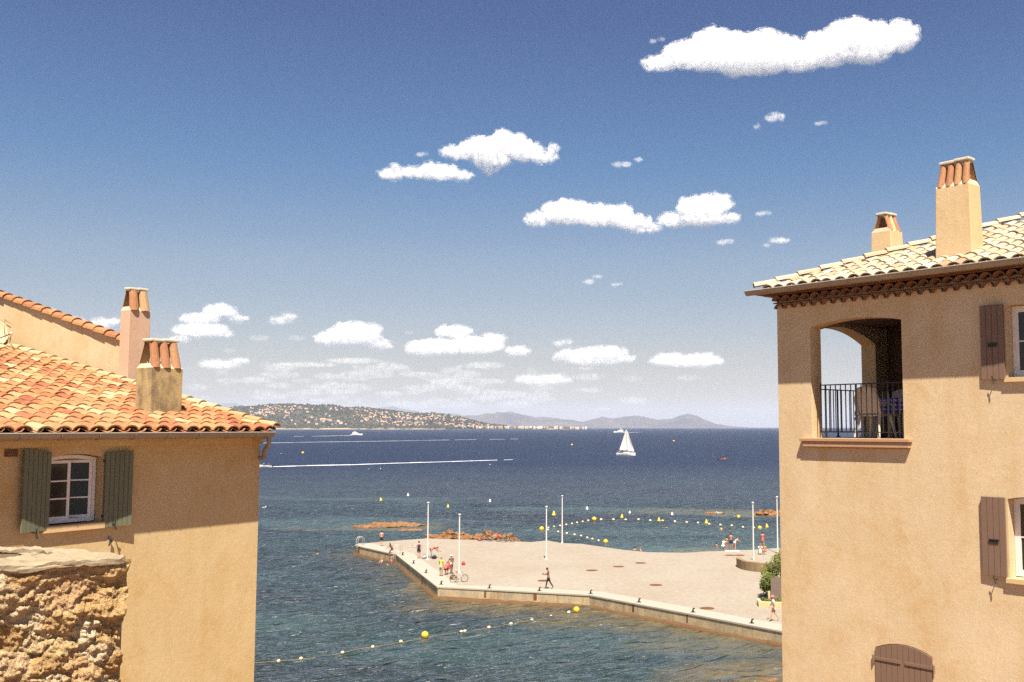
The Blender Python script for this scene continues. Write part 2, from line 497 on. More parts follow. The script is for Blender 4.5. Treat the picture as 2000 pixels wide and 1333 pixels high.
cloud([(200,632,26,9),(140,626,26,6),(95,608,13,5),(222,628,12,8)], 'pale cloud seen between the sloping gable and the tall chimney', k=0.7)
cloud([(430,712,44,8),(470,706,20,6)], 'low pale cloud just above the ridge of the orange tiled roof', k=0.5)
cloud([(1060,742,60,9),(1090,738,26,7),(1025,740,22,7)], 'low faint cloud standing over the far mountains', k=0.4)
r_ = random.Random(3)
bank = [(590,712,70,4),(505,660,22,5),(577,660,20,5),(445,685,14,5),(945,714,44,7),(950,745,44,5),(800,650,12,3),(690,705,60,5),(760,714,30,5),(700,730,40,4)]
for _ in range(95):
    y = r_.uniform(712, 800)
    x = r_.gauss(760, 230)
    if not 370 < x < 1420: continue
    bank.append((x, y, r_.uniform(12, 40), r_.uniform(3.5, 8.5)))
for i in range(0, len(bank), 8):
    pass
lo_bank = [b for b in bank if b[1] > 745]; hi_bank = [b for b in bank if b[1] <= 745]
for bb in (hi_bank, lo_bank):
    c = cloud(bb, 'bank of thin flat broken clouds low over the horizon', k=0.17, voxel=1.1, amp=0.6, puffs=0.6, name='clouds', kind='stuff')
# ---------------------------------------------------------------- haze: one closed box round everything, sky and clouds outside
hz = MB(); hz.bx((-34000, -3000, -2.0), (68000, 0, 0), (0, 46000, 0), (0, 0, 780))
hm = bpy.data.materials.new('haze_air'); hm.use_nodes = True
ht = hm.node_tree; ht.nodes.clear()
ho = ht.nodes.new('ShaderNodeOutputMaterial'); hv = ht.nodes.new('ShaderNodeVolumePrincipled')
hv.inputs['Color'].default_value = (0.72, 0.82, 1.0, 1); hv.inputs['Density'].default_value = 2.8e-5
hv.inputs['Anisotropy'].default_value = 0.0
ht.links.new(hv.outputs[0], ho.inputs['Volume'])
props(hz.build('haze', hm), kind='stuff')

# ---------------------------------------------------------------- deck outline, traced on the plane z = 1
DZ = 1.0
FRONT = [(697, 1065), (777.5, 1083.5), (858.5, 1146.5), (958, 1151), (1049, 1156), (1153.5, 1161.7), (1220, 1174), (1352, 1198.6), (1523, 1231), (1720, 1268)]
BACK = [(1760, 1062), (1640, 1066), (1519.6, 1070.7), (1472, 1074), (1404, 1076.6), (1336, 1080), (1268, 1079), (1219, 1074.5), (1135, 1062.5), (1097, 1061), (1069, 1056), (1037, 1059), (1010, 1058), (960, 1056), (833, 1052), (745, 1058.5), (705, 1062)]
front = [at_z(x, y, DZ) for x, y in FRONT]
back = [at_z(x, y, DZ) for x, y in BACK]
deck = front + back

def seg_dist(X, Y, pts):
    d = np.full(X.shape, 1e9)
    for a, b in zip(pts[:-1], pts[1:]):
        ax, ay, bx_, by = a.x, a.y, b.x, b.y
        L = (bx_ - ax) ** 2 + (by - ay) ** 2
        t = np.clip(((X - ax) * (bx_ - ax) + (Y - ay) * (by - ay)) / L, 0, 1)
        d = np.minimum(d, np.hypot(X - ax - t * (bx_ - ax), Y - ay - t * (by - ay)))
    return d

# ---------------------------------------------------------------- the sea: one sheet, fine near the quay, coarse out to the horizon
def s_last(m):
    return m.bn
def sea_material():
    m = N('sea_water')
    sh = m.attr('shallow'); wd = m.attr('weed')
    geo = m.n('ShaderNodeNewGeometry'); sep = m.n('ShaderNodeSeparateXYZ'); m.l(geo.outputs['Position'], sep.inputs[0])
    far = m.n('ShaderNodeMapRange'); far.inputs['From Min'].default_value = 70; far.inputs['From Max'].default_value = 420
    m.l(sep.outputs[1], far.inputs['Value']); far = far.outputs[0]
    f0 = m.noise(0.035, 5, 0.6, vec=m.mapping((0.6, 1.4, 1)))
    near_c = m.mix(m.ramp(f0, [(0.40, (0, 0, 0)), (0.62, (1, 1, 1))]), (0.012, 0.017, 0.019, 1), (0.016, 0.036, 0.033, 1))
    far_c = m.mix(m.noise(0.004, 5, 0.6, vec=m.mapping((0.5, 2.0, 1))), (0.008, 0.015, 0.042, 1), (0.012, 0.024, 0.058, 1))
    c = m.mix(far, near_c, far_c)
    f1 = m.noise(0.35, 6, 0.65)
    bot = m.mix(m.ramp(f1, [(0.38, (0, 0, 0)), (0.62, (1, 1, 1))]), (0.050, 0.040, 0.020, 1), (0.125, 0.095, 0.038, 1))
    c = m.mix(m.math('MULTIPLY', wd, 1.0, True), c, bot)
    c = m.mix(m.math('MULTIPLY', sh, 1.0, True), c, (0.06, 0.105, 0.105, 1))
    # wind waves as height: long crests run up to the right
    v = m.mapping((1, 1, 1), (0, 0, math.radians(-30)))
    v1 = m.mapping((0.26, 1.0, 1.0), (0, 0, 0), v)
    h1 = m.noise(1.05, 2, 0.5, vec=v1, dist=0.8)
    h2 = m.noise(3.6, 3, 0.6, vec=m.mapping((0.45, 1, 1), (0, 0, 0.5)))
    h3 = m.noise(0.28, 4, 0.55, vec=m.mapping((0.4, 1.0, 1), (0, 0, -0.2)))
    h = m.math('ADD', h1, m.math('MULTIPLY', h2, 0.14))
    h = m.math('ADD', h, m.math('MULTIPLY', h3, 1.5))
    m.bn = m.bump(h, 1.0, 0.95)
    bn = s_last(m)
    df = m.n('ShaderNodeBsdfDiffuse'); m.l(c, df.inputs[0]); m.l(bn, df.inputs['Normal'])
    gl = m.n('ShaderNodeBsdfGlossy'); gl.inputs['Roughness'].default_value = 0.32; m.l(bn, gl.inputs['Normal'])
    gl.inputs['Color'].default_value = (0.95, 0.95, 0.92, 1)
    fr = m.n('ShaderNodeFresnel'); fr.inputs['IOR'].default_value = 1.33; m.l(bn, fr.inputs['Normal'])
    k = m.math('MULTIPLY', fr.outputs[0], 0.95); k = m.math('MINIMUM', k, m.math('SUBTRACT', 0.9, m.math('MULTIPLY', far, 0.72)))
    mx = m.n('ShaderNodeMixShader'); m.l(k, mx.inputs[0]); m.l(df.outputs[0], mx.inputs[1]); m.l(gl.outputs[0], mx.inputs[2])
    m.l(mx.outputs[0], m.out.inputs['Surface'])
    m.t.nodes.remove(m.b)
    return m.m
M['sea'] = sea_material()
NX, NY = 620, 560
gx = np.linspace(-95, 135, NX); gy = np.linspace(46, 226, NY)
X, Y = np.meshgrid(gx, gy)
fade = np.clip(np.minimum(np.minimum(X + 95, 135 - X), np.minimum((Y - 46) * 4, 226 - Y)) / 30, 0, 1)
ang = math.radians(-32)
U = X * math.cos(ang) + Y * math.sin(ang); V = -X * math.sin(ang) + Y * math.cos(ang)
Z = 0.11 * fbm(U * 0.30, V * 0.85, 0, 3, 0.5) + 0.07 * fbm(X * 0.10, Y * 0.28, 3.3, 3)
dF = seg_dist(X, Y, front)
warp = 3.0 * fbm(X * 0.12, Y * 0.12, 7.7, 3)
weed = np.clip(1.05 - (dF + warp) / 6.5, 0, 1) * (0.35 + 0.65 * (X > front[2].x - 4))
def patch(px, py, rx, ry, w):
    p = at_z(px, py, 0)
    q = ((X - p.x) / rx) ** 2 + ((Y - p.y) / ry) ** 2
    return np.clip(1.3 - q - 0.5 * np.abs(warp) / 3 + 0.25 * warp / 3, 0, 1) * w
weed = np.maximum(weed, patch(1180, 1205, 9, 6, 0.9) * 0.8)
weed = np.maximum(weed, patch(1420, 1260, 8, 4, 0.8)); weed = np.maximum(weed, patch(1500, 1320, 7, 5, 1.0))
weed = np.maximum(weed, patch(760, 1030, 9, 8, 1.0)); weed = np.maximum(weed, patch(650, 1034, 9, 4, 0.5))
weed = np.maximum(weed, patch(1350, 1000, 17, 8, 0.55)); weed = np.maximum(weed, patch(1450, 1005, 9, 6, 0.9))
weed = np.maximum(weed, patch(1370, 1076, 6, 4, 0.9)); weed = np.maximum(weed, patch(880, 1120, 1, 1, 0))
weed = np.maximum(weed, patch(900, 1185, 6, 4, 0.7))
bx_ = [b for b in back if 0 < b.x < 40]
dB = seg_dist(X, Y, back)
shallow = np.clip(1 - dB / 26, 0, 1) ** 1.3 * np.clip((X + 2) / 10, 0, 1) * (Y > 105) * 0.85
shallow = np.maximum(shallow, 0.35 * np.clip(fbm(X * 0.025, Y * 0.06, 1.1, 4) * 1.6 - 0.25, 0, 1) * np.clip((Y - 60) / 20, 0, 1))
co_near = (X, Y, Z * fade)
sea_near = grid_mesh('sea', *co_near, M['sea'], {'shallow': shallow, 'weed': weed})
# outer ring
bm = bmesh.new(); bm.from_mesh(sea_near.data)
xs = [-160000, -60000, -20000, -6000, -2000, -600, -250, -95, 135, 300, 700, 2000, 6000, 20000, 60000, 160000]
ys = [-4000, -1000, -300, -100, 0, 46, 226, 330, 500, 900, 1800, 3600, 7000, 14000, 28000, 60000, 120000]
vv = {}
def gv(i, j):
    if (i, j) not in vv: vv[(i, j)] = bm.verts.new((xs[i], ys[j], 0))
    return vv[(i, j)]
for i in range(len(xs) - 1):
    for j in range(len(ys) - 1):
        if xs[i] == -95 and ys[j] == 46: continue
        f = bm.faces.new((gv(i, j), gv(i + 1, j), gv(i + 1, j + 1), gv(i, j + 1))); f.smooth = True
bm.to_mesh(sea_near.data); bm.free()
props(sea_near, kind='structure')
# ---------------------------------------------------------------- facade frames
class Facade:
    def __init__(s, o, d, n):
        s.o = Vector(o); s.d = Vector(d).normalized(); s.n = Vector(n).normalized()
        s.o.z = 0
    def P(s, t, z, off=0.0):
        return s.o + s.d * t + s.n * off + Vector((0, 0, z))
    def px(s, x, y, off=0.0):
        p = at_plane(x, y, s.o + s.n * off, s.n)
        return (p - s.o).dot(s.d), p.z
    def bx(s, mb, t0, t1, z0, z1, o0, o1, tint=0.5):
        mb.bx(s.P(t0, z0, o0), s.d * (t1 - t0), s.n * (o1 - o0), Vector((0, 0, z1 - z0)), tint)
def rect(t0, t1, z0, z1):
    return [(t0, z0), (t1, z0), (t1, z1), (t0, z1)]
def arched(t0, t1, z0, zs, zc, n=12):
    p = [(t0, z0), (t1, z0)]
    for i in range(n + 1):
        u = 1 - i / n
        p.append((t0 + (t1 - t0) * u, zs + (zc - zs) * (1 - (2 * u - 1) ** 2)))
    return p
def wall_face(F, outer, holes, depth, mb, off=0.0):
    """a wall plane with openings and their reveals"""
    polys = [[F.P(t, z, off) for t, z in outer]] + [[F.P(t, z, off) for t, z in h] for h in holes]
    tr = tessellate_polygon(polys)
    flat = [p for q in polys for p in q]
    mb.add(flat, [t for t in tr])
    for h in holes:
        a = [F.P(t, z, off) for t, z in h]; b = [F.P(t, z, off - depth) for t, z in h]
        n = len(h)
        mb.add(a + b, [(i, (i + 1) % n, n + (i + 1) % n, n + i) for i in range(n)])
def roof_tiles(mb, O, A, U, Nn, la, lu, wid=0.30, exp=0.40, inside=None, rnd=None, seg=7, tone=None, rise=0.085):
    """barrel tiles over a slope: O eave start, A along eave, U up slope, Nn normal"""
    na, nu = int(la / wid), int(lu / exp)
    for j in range(nu + 1):
        for i in range(na + 1):
            a0 = (i + 0.5) * wid; u0 = j * exp
            if u0 > lu or (inside and not inside(a0, u0 + 0.2)): continue
            L = exp * 1.22
            r0, r1 = wid * 0.46, wid * 0.37
            ja, jl, jn = rnd.uniform(-.012, .012), rnd.uniform(-.025, .025), rnd.uniform(-.004, .012)
            sk = rnd.uniform(-.02, .02)
            tint = min(1, max(0, tone(i, j) if tone else rnd.random()))
            vs = []
            for q, (uu, r, lift) in enumerate(((u0 + jl, r0, 0.016 + jn), (u0 + jl + L, r1, 0.004))):
                for k in range(seg):
                    th = PI * k / (seg - 1)
                    vs.append(O + A * (a0 + ja + sk * q - math.cos(th) * r) + U * uu + Nn * (math.sin(th) * (rise if q == 0 else rise * 0.92) + lift))
            for k in range(seg):                          # thickness at the lower lip
                th = PI * k / (seg - 1)
                vs.append(O + A * (a0 + ja - math.cos(th) * (r0 - 0.018)) + U * (u0 + jl) + Nn * (math.sin(th) * (rise - 0.018) + 0.011 + jn))
            for k in range(seg):
                th = PI * k / (seg - 1)
                vs.append(O + A * (a0 + ja - math.cos(th) * (r0 - 0.018)) + U * (u0 + jl + 0.3) + Nn * (math.sin(th) * (rise - 0.018) + 0.004 + jn))
            fs = []
            for k in range(seg - 1):
                fs += [(k, k + 1, seg + k + 1, seg + k), (k + 1, k, 2 * seg + k, 2 * seg + k + 1), (2 * seg + k + 1, 2 * seg + k, 3 * seg + k, 3 * seg + k + 1)]
            mb.add(vs, fs, tint)
            if j == 0 or True:                            # gutter tile between the covers
                t2 = min(1, max(0, tint * 0.6 + rnd.uniform(-.1, .2)))
                vs = []
                for q, uu in enumerate((u0 - 0.02, u0 + exp * 1.08)):
                    for k in range(5):
                        th = PI * k / 4
                        vs.append(O + A * (a0 + wid * 0.5 - math.cos(th) * wid * 0.40) + U * uu + Nn * (0.045 - math.sin(th) * 0.06 + (0.012 if q == 0 else 0)))
                if not inside or inside(a0 + wid * 0.5, u0 + 0.3):
                    mb.add(vs, [(k, 5 + k, 6 + k, k + 1) for k in range(4)], t2)
def tile_row(mb, p0, p1, r, L, rnd, up=Vector((0, 0, 1)), tone=(0.2, 0.9), seg=7):
    """a line of overlapping barrel tiles (ridge, hip, coping)"""
    p0, p1 = Vector(p0), Vector(p1); d = (p1 - p0); n = max(1, int(d.length / L)); d.normalize()
    s = d.cross(up).normalized(); w = s.cross(d).normalized()
    for i in range(n):
        a = p0 + d * (i * L); b = p0 + d * ((i + 1.12) * L)
        j = rnd.uniform(-.012, .012)
        vs = []
        for q, (c, rr, lf) in enumerate(((a, r, 0.03), (b, r * 0.86, 0.0))):
            for k in range(seg):
                th = PI * k / (seg - 1)
                vs.append(c + s * (math.cos(th) * rr + j) + w * (math.sin(th) * rr * 0.8 + lf))
        for k in range(seg):
            th = PI * k / (seg - 1)
            vs.append(a + s * (math.cos(th) * (r - .02) + j) + w * (math.sin(th) * (r - .02) * 0.8 + 0.02))
        mb.add(vs, [(k, k + 1, seg + k + 1, seg + k) for k in range(seg - 1)] + [(k + 1, k, 2 * seg + k, 2 * seg + k + 1) for k in range(seg - 1)], rnd.uniform(*tone))
def gutter(mb, a, b, r, out, seg=9, lip=True):
    """half round gutter from a to b; out is the outward horizontal direction"""
    a, b = Vector(a), Vector(b)
    vs = []
    for rr in (r, r - 0.006):
        for c in (a, b):
            for k in range(seg):
                th = PI + PI * k / (seg - 1)
                vs.append(c + out * (-math.cos(th) * rr) + Vector((0, 0, math.sin(th) * rr)))
    fs = []
    for k in range(seg - 1):
        fs += [(k, k + 1, seg + k + 1, seg + k), (2 * seg + k + 1, 2 * seg + k, 3 * seg + k, 3 * seg + k + 1)]
        fs += [(k, k + 1, 2 * seg + k + 1, 2 * seg + k), (seg + k, seg + k + 1, 3 * seg + k + 1, 3 * seg + k)]
    mb.add(vs, fs)
    if lip:
        mb.tube([a + out * r, b + out * r], 0.014, 6)
    d = (b - a); n = int(d.length / 0.62); d.normalize()
    for i in range(1, n + 1):                            # joints and brackets
        c = a + d * (i * 0.62 - 0.2)
        pts = [c + out * (-math.cos(PI + PI * k / 8) * (r + .006)) + Vector((0, 0, math.sin(PI + PI * k / 8) * (r + .006))) for k in range(9)]
        mb.tube(pts, 0.010, 5)
def end_disc(mb, c, out, r, th):
    ax = out.cross(Vector((0, 0, 1))).normalized()
    vs = [c + out * (-math.cos(PI + PI * k / 8) * r) + Vector((0, 0, math.sin(PI + PI * k / 8) * r)) for k in range(9)]
    mb.prism(vs, -ax * th / 2, ax * th / 2)
def chimney_stack(parent, mat, base, A, B, wa, wb, h, taper=0.0, ncap=3, cap_h=0.42, zlow=None, slab_tint=(0.7, 0.95), open_front=True, tile_mat_='tile_cap', rnd=random.Random(2)):
    """rendered stack: base corner = centre of its foot, A along the wide face, B outward through that face"""
    mb = MB()
    def ring(z, k, ga=0.0):
        c = base + Vector((0, 0, z))
        return [c + A * (sx * wa / 2 * k) + B * (sy * wb / 2 * k) for sx, sy in ((-1, -1), (1, -1), (1, 1), (-1, 1))]
    zl = -0.7 if zlow is None else zlow
    mb.hexa(ring(zl, 1 + taper * 0.3) + ring(h, 1 - taper))
    k2 = 1 - taper
    st = mb.build('stack', mat, parent)
    md = st.modifiers.new('b', 'BEVEL'); md.width = 0.012; md.segments = 2
    # tent of barrel tiles with a slab on top
    tb = MB()
    topw = 0.30
    for side in (1, -1):
        for i in range(ncap):
            a = (-0.5 + (i + 0.5) / ncap) * wa * k2
            foot = base + Vector((0, 0, h - 0.01)) + A * a + B * (side * wb / 2 * k2 * 0.80)
            head = base + Vector((0, 0, h + cap_h)) + A * a * 0.92 + B * (side * wb / 2 * k2 * topw)
            r = wa * k2 / ncap * 0.44
            d = (head - foot).normalized(); w = A.cross(d).normalized()
            if w.dot(B * side) < 0: w = -w
            vs = []
            for q, (c, rr) in enumerate(((foot, r), (head, r * 0.82))):
                for rin in (0, 0.018):
                    for k in range(7):
                        th = PI * k / 6
                        vs.append(c + A * (math.cos(th) * (rr - rin)) + w * (math.sin(th) * (rr - rin) * 0.75))
            fs = []
            for k in range(6):
                fs += [(k, k + 1, 15 + k, 14 + k), (8 + k, 7 + k, 21 + k, 22 + k), (k + 1, k, 7 + k, 8 + k), (14 + k, 15 + k, 22 + k, 21 + k)]
            tb.add(vs, fs, rnd.uniform(0.05, 0.85))
    tb.build('cap_tiles', M[tile_mat_], parent, fix=False)
    mo = MB()
    mo.hexa([p + UP * 0.0 for p in [base + UP * (h - 0.004) + A * (sx * wa / 2 * k2 * 0.99) + B * (sy * wb / 2 * k2 * 0.99) for sx, sy in ((-1, -1), (1, -1), (1, 1), (-1, 1))]] +
            [base + UP * (h + 0.075) + A * (sx * wa / 2 * k2 * 0.93) + B * (sy * wb / 2 * k2 * 0.62) for sx, sy in ((-1, -1), (1, -1), (1, 1), (-1, 1))])
    mo.build('mortar_bed', M['mortar'], parent)
    sl = MB()
    for i in range(2):
        c = base + Vector((0, 0, h + cap_h + 0.012 + 0.012 * i))
        l = wa * k2 * 0.47
        o = c + A * ((i - 0.5) * wa * k2 * 0.44 - l / 2) - B * (wb * k2 * 0.22 + 0.03)
        sl.bx(o, A * l, B * (wb * k2 * 0.44 + 0.06), Vector((0, 0, 0.055)), 0.8)
    s_ = sl.build('cap_slab', M['mortar'], parent)
    md = s_.modifiers.new('b', 'BEVEL'); md.width = 0.015; md.segments = 2
def shutter_leaf(parent, mat, hinge, along, out, w, z0, z1, angle=0.0, arch=(0, 0), boards=4, thick=0.035, straps=True, strap_side=1):
    """board shutter: hinge line at point hinge (x, y), opening along `along`, held `angle` off the wall"""
    d = (along * math.cos(angle) + out * math.sin(angle)).normalized()
    n = d.cross(Vector((0, 0, 1)))
    if n.dot(out) < 0: n = -n
    h = Vector(hinge)
    mb = MB()
    def top(u):                                           # arched head: arch = (rise at hinge side, rise at free side)
        return z1 + arch[0] * (1 - u) + arch[1] * u - (0.25 * (arch[0] - arch[1]) * (u * (1 - u)) * -1)
    g = 0.004
    for i in range(boards):
        u0, u1 = i / boards, (i + 1) / boards
        p = [h + d * (w * u0 + g), h + d * (w * u1 - g)]
        lo = [p[0], p[1], p[1] + n * thick, p[0] + n * thick]
        zt = [top(u0), top(u1), top(u1), top(u0)]
        mb.hexa([q + Vector((0, 0, z0)) for q in lo] + [q + Vector((0, 0, z)) for q, z in zip(lo, zt)])
        if i: # dark groove backing
            q = h + d * (w * u0 - g) + n * (thick * 0.3)
            mb.bx(q + Vector((0, 0, z0)), d * 2 * g, n * (thick * 0.35), Vector((0, 0, top(u0) - z0)))
    o = mb.build('shutter', mat, parent)
    if straps:
        for f in (0.13, 0.87):
            sb = MB()
            z = z0 + (z1 - z0) * f
            sb.bx(h + d * (-0.02) + n * (thick if strap_side > 0 else -0.012) + Vector((0, 0, z)), d * w * 0.9, n * 0.012, Vector((0, 0, 0.035)))
            sb.build('strap_hinge', M['iron'] if strap_side < 0 else mat, o)
    return o
def casement(parent, F, t0, t1, z0, z1, off, rise=0.0, panes=3, open_leaf=None, fw=0.055, leaves=2):
    """white timber window set back in its opening"""
    fr = MB()
    F.bx(fr, t0, t0 + fw, z0, z1, off - 0.06, off); F.bx(fr, t1 - fw, t1, z0, z1, off - 0.06, off)
    F.bx(fr, t0 + fw, t1 - fw, z0, z0 + fw, off - 0.06, off + 0.002)
    n = 8
    for i in range(n):
        a, b = t0 + (t1 - t0) * i / n, t0 + (t1 - t0) * (i + 1) / n
        za = z1 + rise * (1 - (2 * i / n - 1) ** 2); zb = z1 + rise * (1 - (2 * (i + 1) / n - 1) ** 2)
        fr.hexa([F.P(a, za - fw, off - .06), F.P(b, zb - fw, off - .06), F.P(b, zb - fw, off + .003), F.P(a, za - fw, off + .003),
                 F.P(a, za, off - .06), F.P(b, zb, off - .06), F.P(b, zb, off + .003), F.P(a, za, off + .003)])
    fo = fr.build('window_frame', M['white_paint'], parent)
    mid = (t0 + t1) / 2
    spans = [(t0 + fw, mid), (mid, t1 - fw)] if leaves == 2 else [(t0 + fw, t1 - fw)]
    for k, (a, b) in enumerate(spans):
        ang = (open_leaf or [0, 0])[k]
        w = b - a
        hp = F.P(a, 0, off - 0.02) if k == 0 else F.P(b, 0, off - 0.02)
        al = F.d if k == 0 else -F.d
        d = al * math.cos(ang) - F.n * math.sin(ang)
        nn = Vector((-d.y, d.x, 0))
        if nn.dot(F.n) < 0: nn = -nn
        zt = z1 + rise * 0.45 - fw
        zb = z0 + fw
        sm = MB(); s = 0.045
        V_ = lambda x, z, o: hp + d * x + nn * o + Vector((0, 0, z))
        def bar(x0, x1, za, zb_): sm.bx(V_(x0, za, -.02), d * (x1 - x0), nn * 0.04, Vector((0, 0, zb_ - za)))
        bar(0, s, zb, zt); bar(w - s, w, zb, zt); bar(s, w - s, zb, zb + s); bar(s, w - s, zt - s, zt)
        for i in range(1, panes):
            z = zb + s + (zt - zb - 2 * s) * i / panes
            bar(s, w - s, z - 0.011, z + 0.011)
        lf = sm.build('casement', M['white_paint'], fo)
        gm = MB(); gm.bx(V_(s, zb + s, -.004), d * (w - 2 * s), nn * 0.006, Vector((0, 0, zt - zb - 2 * s)))
        gm.build('pane', M['glass'], fo)
    return fo

UP = Vector((0, 0, 1))
M['shade_brown'] = plain('shade_darkened_render', (0.13, 0.07, 0.04, 1), 0.9, 0.3, 2)  # wall colour darkened to paint in the loggia's inner shade
# ================================================================ the right house (loggia)
A_R = math.atan2(1150 + 700, 2000)
dR = Vector((-math.sin(A_R), math.cos(A_R), 0)); nR = Vector((-math.cos(A_R), -math.sin(A_R), 0))
p0 = at_y(1650, 857, 18.7)
_F = Facade(p0, dR, nR)
tc = _F.px(1519, 700)[0]
FR = Facade(_F.P(tc, 0), dR, nR)          # t = 0 at the far left corner, negative towards the right
ER = -nR                                   # into the house
TEND = -11.0
house_r = thing('house', FR.P(-5, 0, -4), 'tall ochre house with an arched loggia and pale sunbleached roof tiles', 'house')
z_eave = FR.px(1519, 588)[1]
# openings
t_l, z_sill = FR.px(1586, 857); t_r = FR.px(1766, 857)[0]
z_spr = FR.px(1586, 639)[1]; z_cr = FR.px(1688, 619)[1]
log_hole = arched(t_r, t_l, z_sill, z_spr, z_cr)
wu_l, wu_b = FR.px(1969, 738); wu_t = FR.px(1969, 596)[1]
wl_l, wl_b = FR.px(1973, 1130); wl_t = FR.px(1973, 975)[1]
WW = 1.05
holes = [log_hole, rect(wu_l - WW, wu_l, wu_b, wu_t), arched(wl_l - WW, wl_l, wl_b, wl_t, wl_t + 0.05)]
cs_l, cs_t = FR.px(1710, 1264); cs_r, cs_rt = FR.px(1821, 1279)
cs_c = FR.px(1765, 1262)[1] + 0.02
holes.append(arched(cs_r, cs_l, cs_t - 1.45, min(cs_t, cs_rt), cs_c))
wm_ = MB()
ZB = 0.5
wall_face(FR, [(TEND, ZB), (0, ZB), (0, z_eave), (TEND, z_eave)], holes, 0.34, wm_)
# side wall at the far corner with the second loggia arch, seen through the first
FS = Facade(FR.o, ER, dR)                  # t runs into the house, normal points away down the street
DEPTH = 8.5
s0, s1 = 0.42, 2.93
zs2, zc2 = 16.74, 17.02
side_hole = arched(s0, s1, z_sill, zs2, zc2)
wall_face(FS, [(0, ZB), (DEPTH, ZB), (DEPTH, z_eave), (0, z_eave)], [side_hole], 0.34, wm_)
# remaining outer walls
wm_.add([FR.P(TEND, ZB, 0), FR.P(TEND, z_eave, 0), FR.P(TEND, z_eave, -DEPTH), FR.P(TEND, ZB, -DEPTH)], [(0, 1, 2, 3)])
wm_.add([FR.P(0, ZB, -DEPTH), FR.P(0, z_eave, -DEPTH), FR.P(TEND, z_eave, -DEPTH), FR.P(TEND, ZB, -DEPTH)], [(0, 1, 2, 3)])
# loggia room: floor, ceiling, inner faces
zi_c = z_cr + 0.12
t_in, t_far = -0.34, t_r - 0.62
def quad(mb, a, b, c, d): mb.add([a, b, c, d], [(0, 1, 2, 3)])
quad(wm_, FR.P(t_in, z_sill, -.34), FR.P(t_far, z_sill, -.34), FR.P(t_far, z_sill, -3.4), FR.P(t_in, z_sill, -3.4))
inner = MB()
wall_face(FR, [(t_far, z_sill), (t_in, z_sill), (t_in, zi_c), (t_far, zi_c)], [log_hole], 0.0, wm_, off=-0.34)
wall_face(FS, [(0.34, z_sill), (3.4, z_sill), (3.4, zi_c), (0.34, zi_c)], [side_hole], 0.0, wm_, off=-0.34)
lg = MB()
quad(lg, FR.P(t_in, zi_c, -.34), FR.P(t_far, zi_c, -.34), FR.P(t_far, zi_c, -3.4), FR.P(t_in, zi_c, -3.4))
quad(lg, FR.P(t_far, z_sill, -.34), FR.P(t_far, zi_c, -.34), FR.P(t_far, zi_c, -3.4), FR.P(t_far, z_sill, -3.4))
lg.build('loggia_lining', M['shade_brown'], house_r, fix=False)
wm_.build('wall', M['wall_tan'], house_r, fix=False)
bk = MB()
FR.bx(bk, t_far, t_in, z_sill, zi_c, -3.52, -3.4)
bk.build('loggia_back_wall', M['shade_brown'], house_r)
dm = MB(); FR.bx(dm, -1.62, -0.98, z_sill + 0.02, 16.75, -3.399, -3.36)
dr_ = dm.build('door', M['brown'], house_r)
dm = MB(); FR.bx(dm, -1.14, -1.10, 15.75, 15.87, -3.36, -3.31); dm.build('handle', M['iron'], dr_)
# sill of the loggia
sm = MB()
a0, b0 = FR.px(1782, 858)[0], FR.px(1567, 857)[0]
FR.bx(sm, a0, b0, z_sill - 0.05, z_sill + 0.012, -0.1, 0.105)
FR.bx(sm, a0 + 0.03, b0 - 0.06, z_sill - 0.15, z_sill - 0.05, -0.02, 0.085)
FR.bx(sm, a0 + 0.08, b0 - 0.12, z_sill - 0.17, z_sill - 0.15, -0.02, 0.06)
o = sm.build('sill', M['render_sill'], house_r); md = o.modifiers.new('b', 'BEVEL'); md.width = 0.008
# railings
def railing(F, ta, tb, z0, off, bars, parent, foot=2, hgt=1.0):
    mb = MB()
    F.bx(mb, ta, tb, z0 + hgt - 0.02, z0 + hgt, off - .02, off + .02)
    F.bx(mb, ta, tb, z0 + 0.10, z0 + 0.118, off - .012, off + .012)
    for i in range(bars + 1):
        t = ta + (tb - ta) * i / bars
        p = i % 6 == 3
        w = 0.013 if p else 0.0075
        F.bx(mb, t - w, t + w, z0 + (0.0 if p else 0.105), z0 + hgt - 0.01, off - w, off + w)
        if p: F.bx(mb, t - 0.04, t + 0.04, z0, z0 + 0.02, off - 0.03, off + 0.03)
    return mb.build('railing', M['iron'], parent)
RH = FR.px(1650, 751)[1] - z_sill
ro = railing(FR, t_r + 0.01, t_l - 0.16, z_sill + 0.012, -0.07, 16, house_r, hgt=RH)
railing(FS, s0 + 0.02, s1 - 0.02, z_sill + 0.012, -0.17, 17, house_r, hgt=RH - 0.03)
# windows and shutters on the right
for (wl, wb, wt, ri) in ((wu_l, wu_b, wu_t, 0), (wl_l, wl_b, wl_t, 0.05)):
    casement(house_r, FR, wl - WW + 0.02, wl - 0.005, wb + 0.02, wt - 0.01, -0.20, ri, 2)
    s_ = MB(); FR.bx(s_, wl - WW - 0.05, wl + 0.04, wb - 0.07, wb + 0.004, -0.25, 0.06); s_.build('sill', M['stone_sill'], house_r)
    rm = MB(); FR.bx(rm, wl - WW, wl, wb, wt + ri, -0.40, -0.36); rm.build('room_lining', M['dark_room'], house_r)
tu = FR.px(1921, 660)[0]
wu_w = (FR.px(1921, 660)[0] - FR.px(1967, 660)[0])
shutter_leaf(house_r, M['brown'], FR.P(wu_l + 0.02, 0, 0.028), dR, nR, wu_w * 1.02, wu_b - 0.02, wu_t + 0.02, math.radians(-2), boards=4, straps=False)
shutter_leaf(house_r, M['brown'], FR.P(wl_l + 0.02, 0, 0.028), dR, nR, wu_w * 1.03, wl_b + 0.02, wl_t + 0.02, math.radians(-2), boards=4, straps=False)
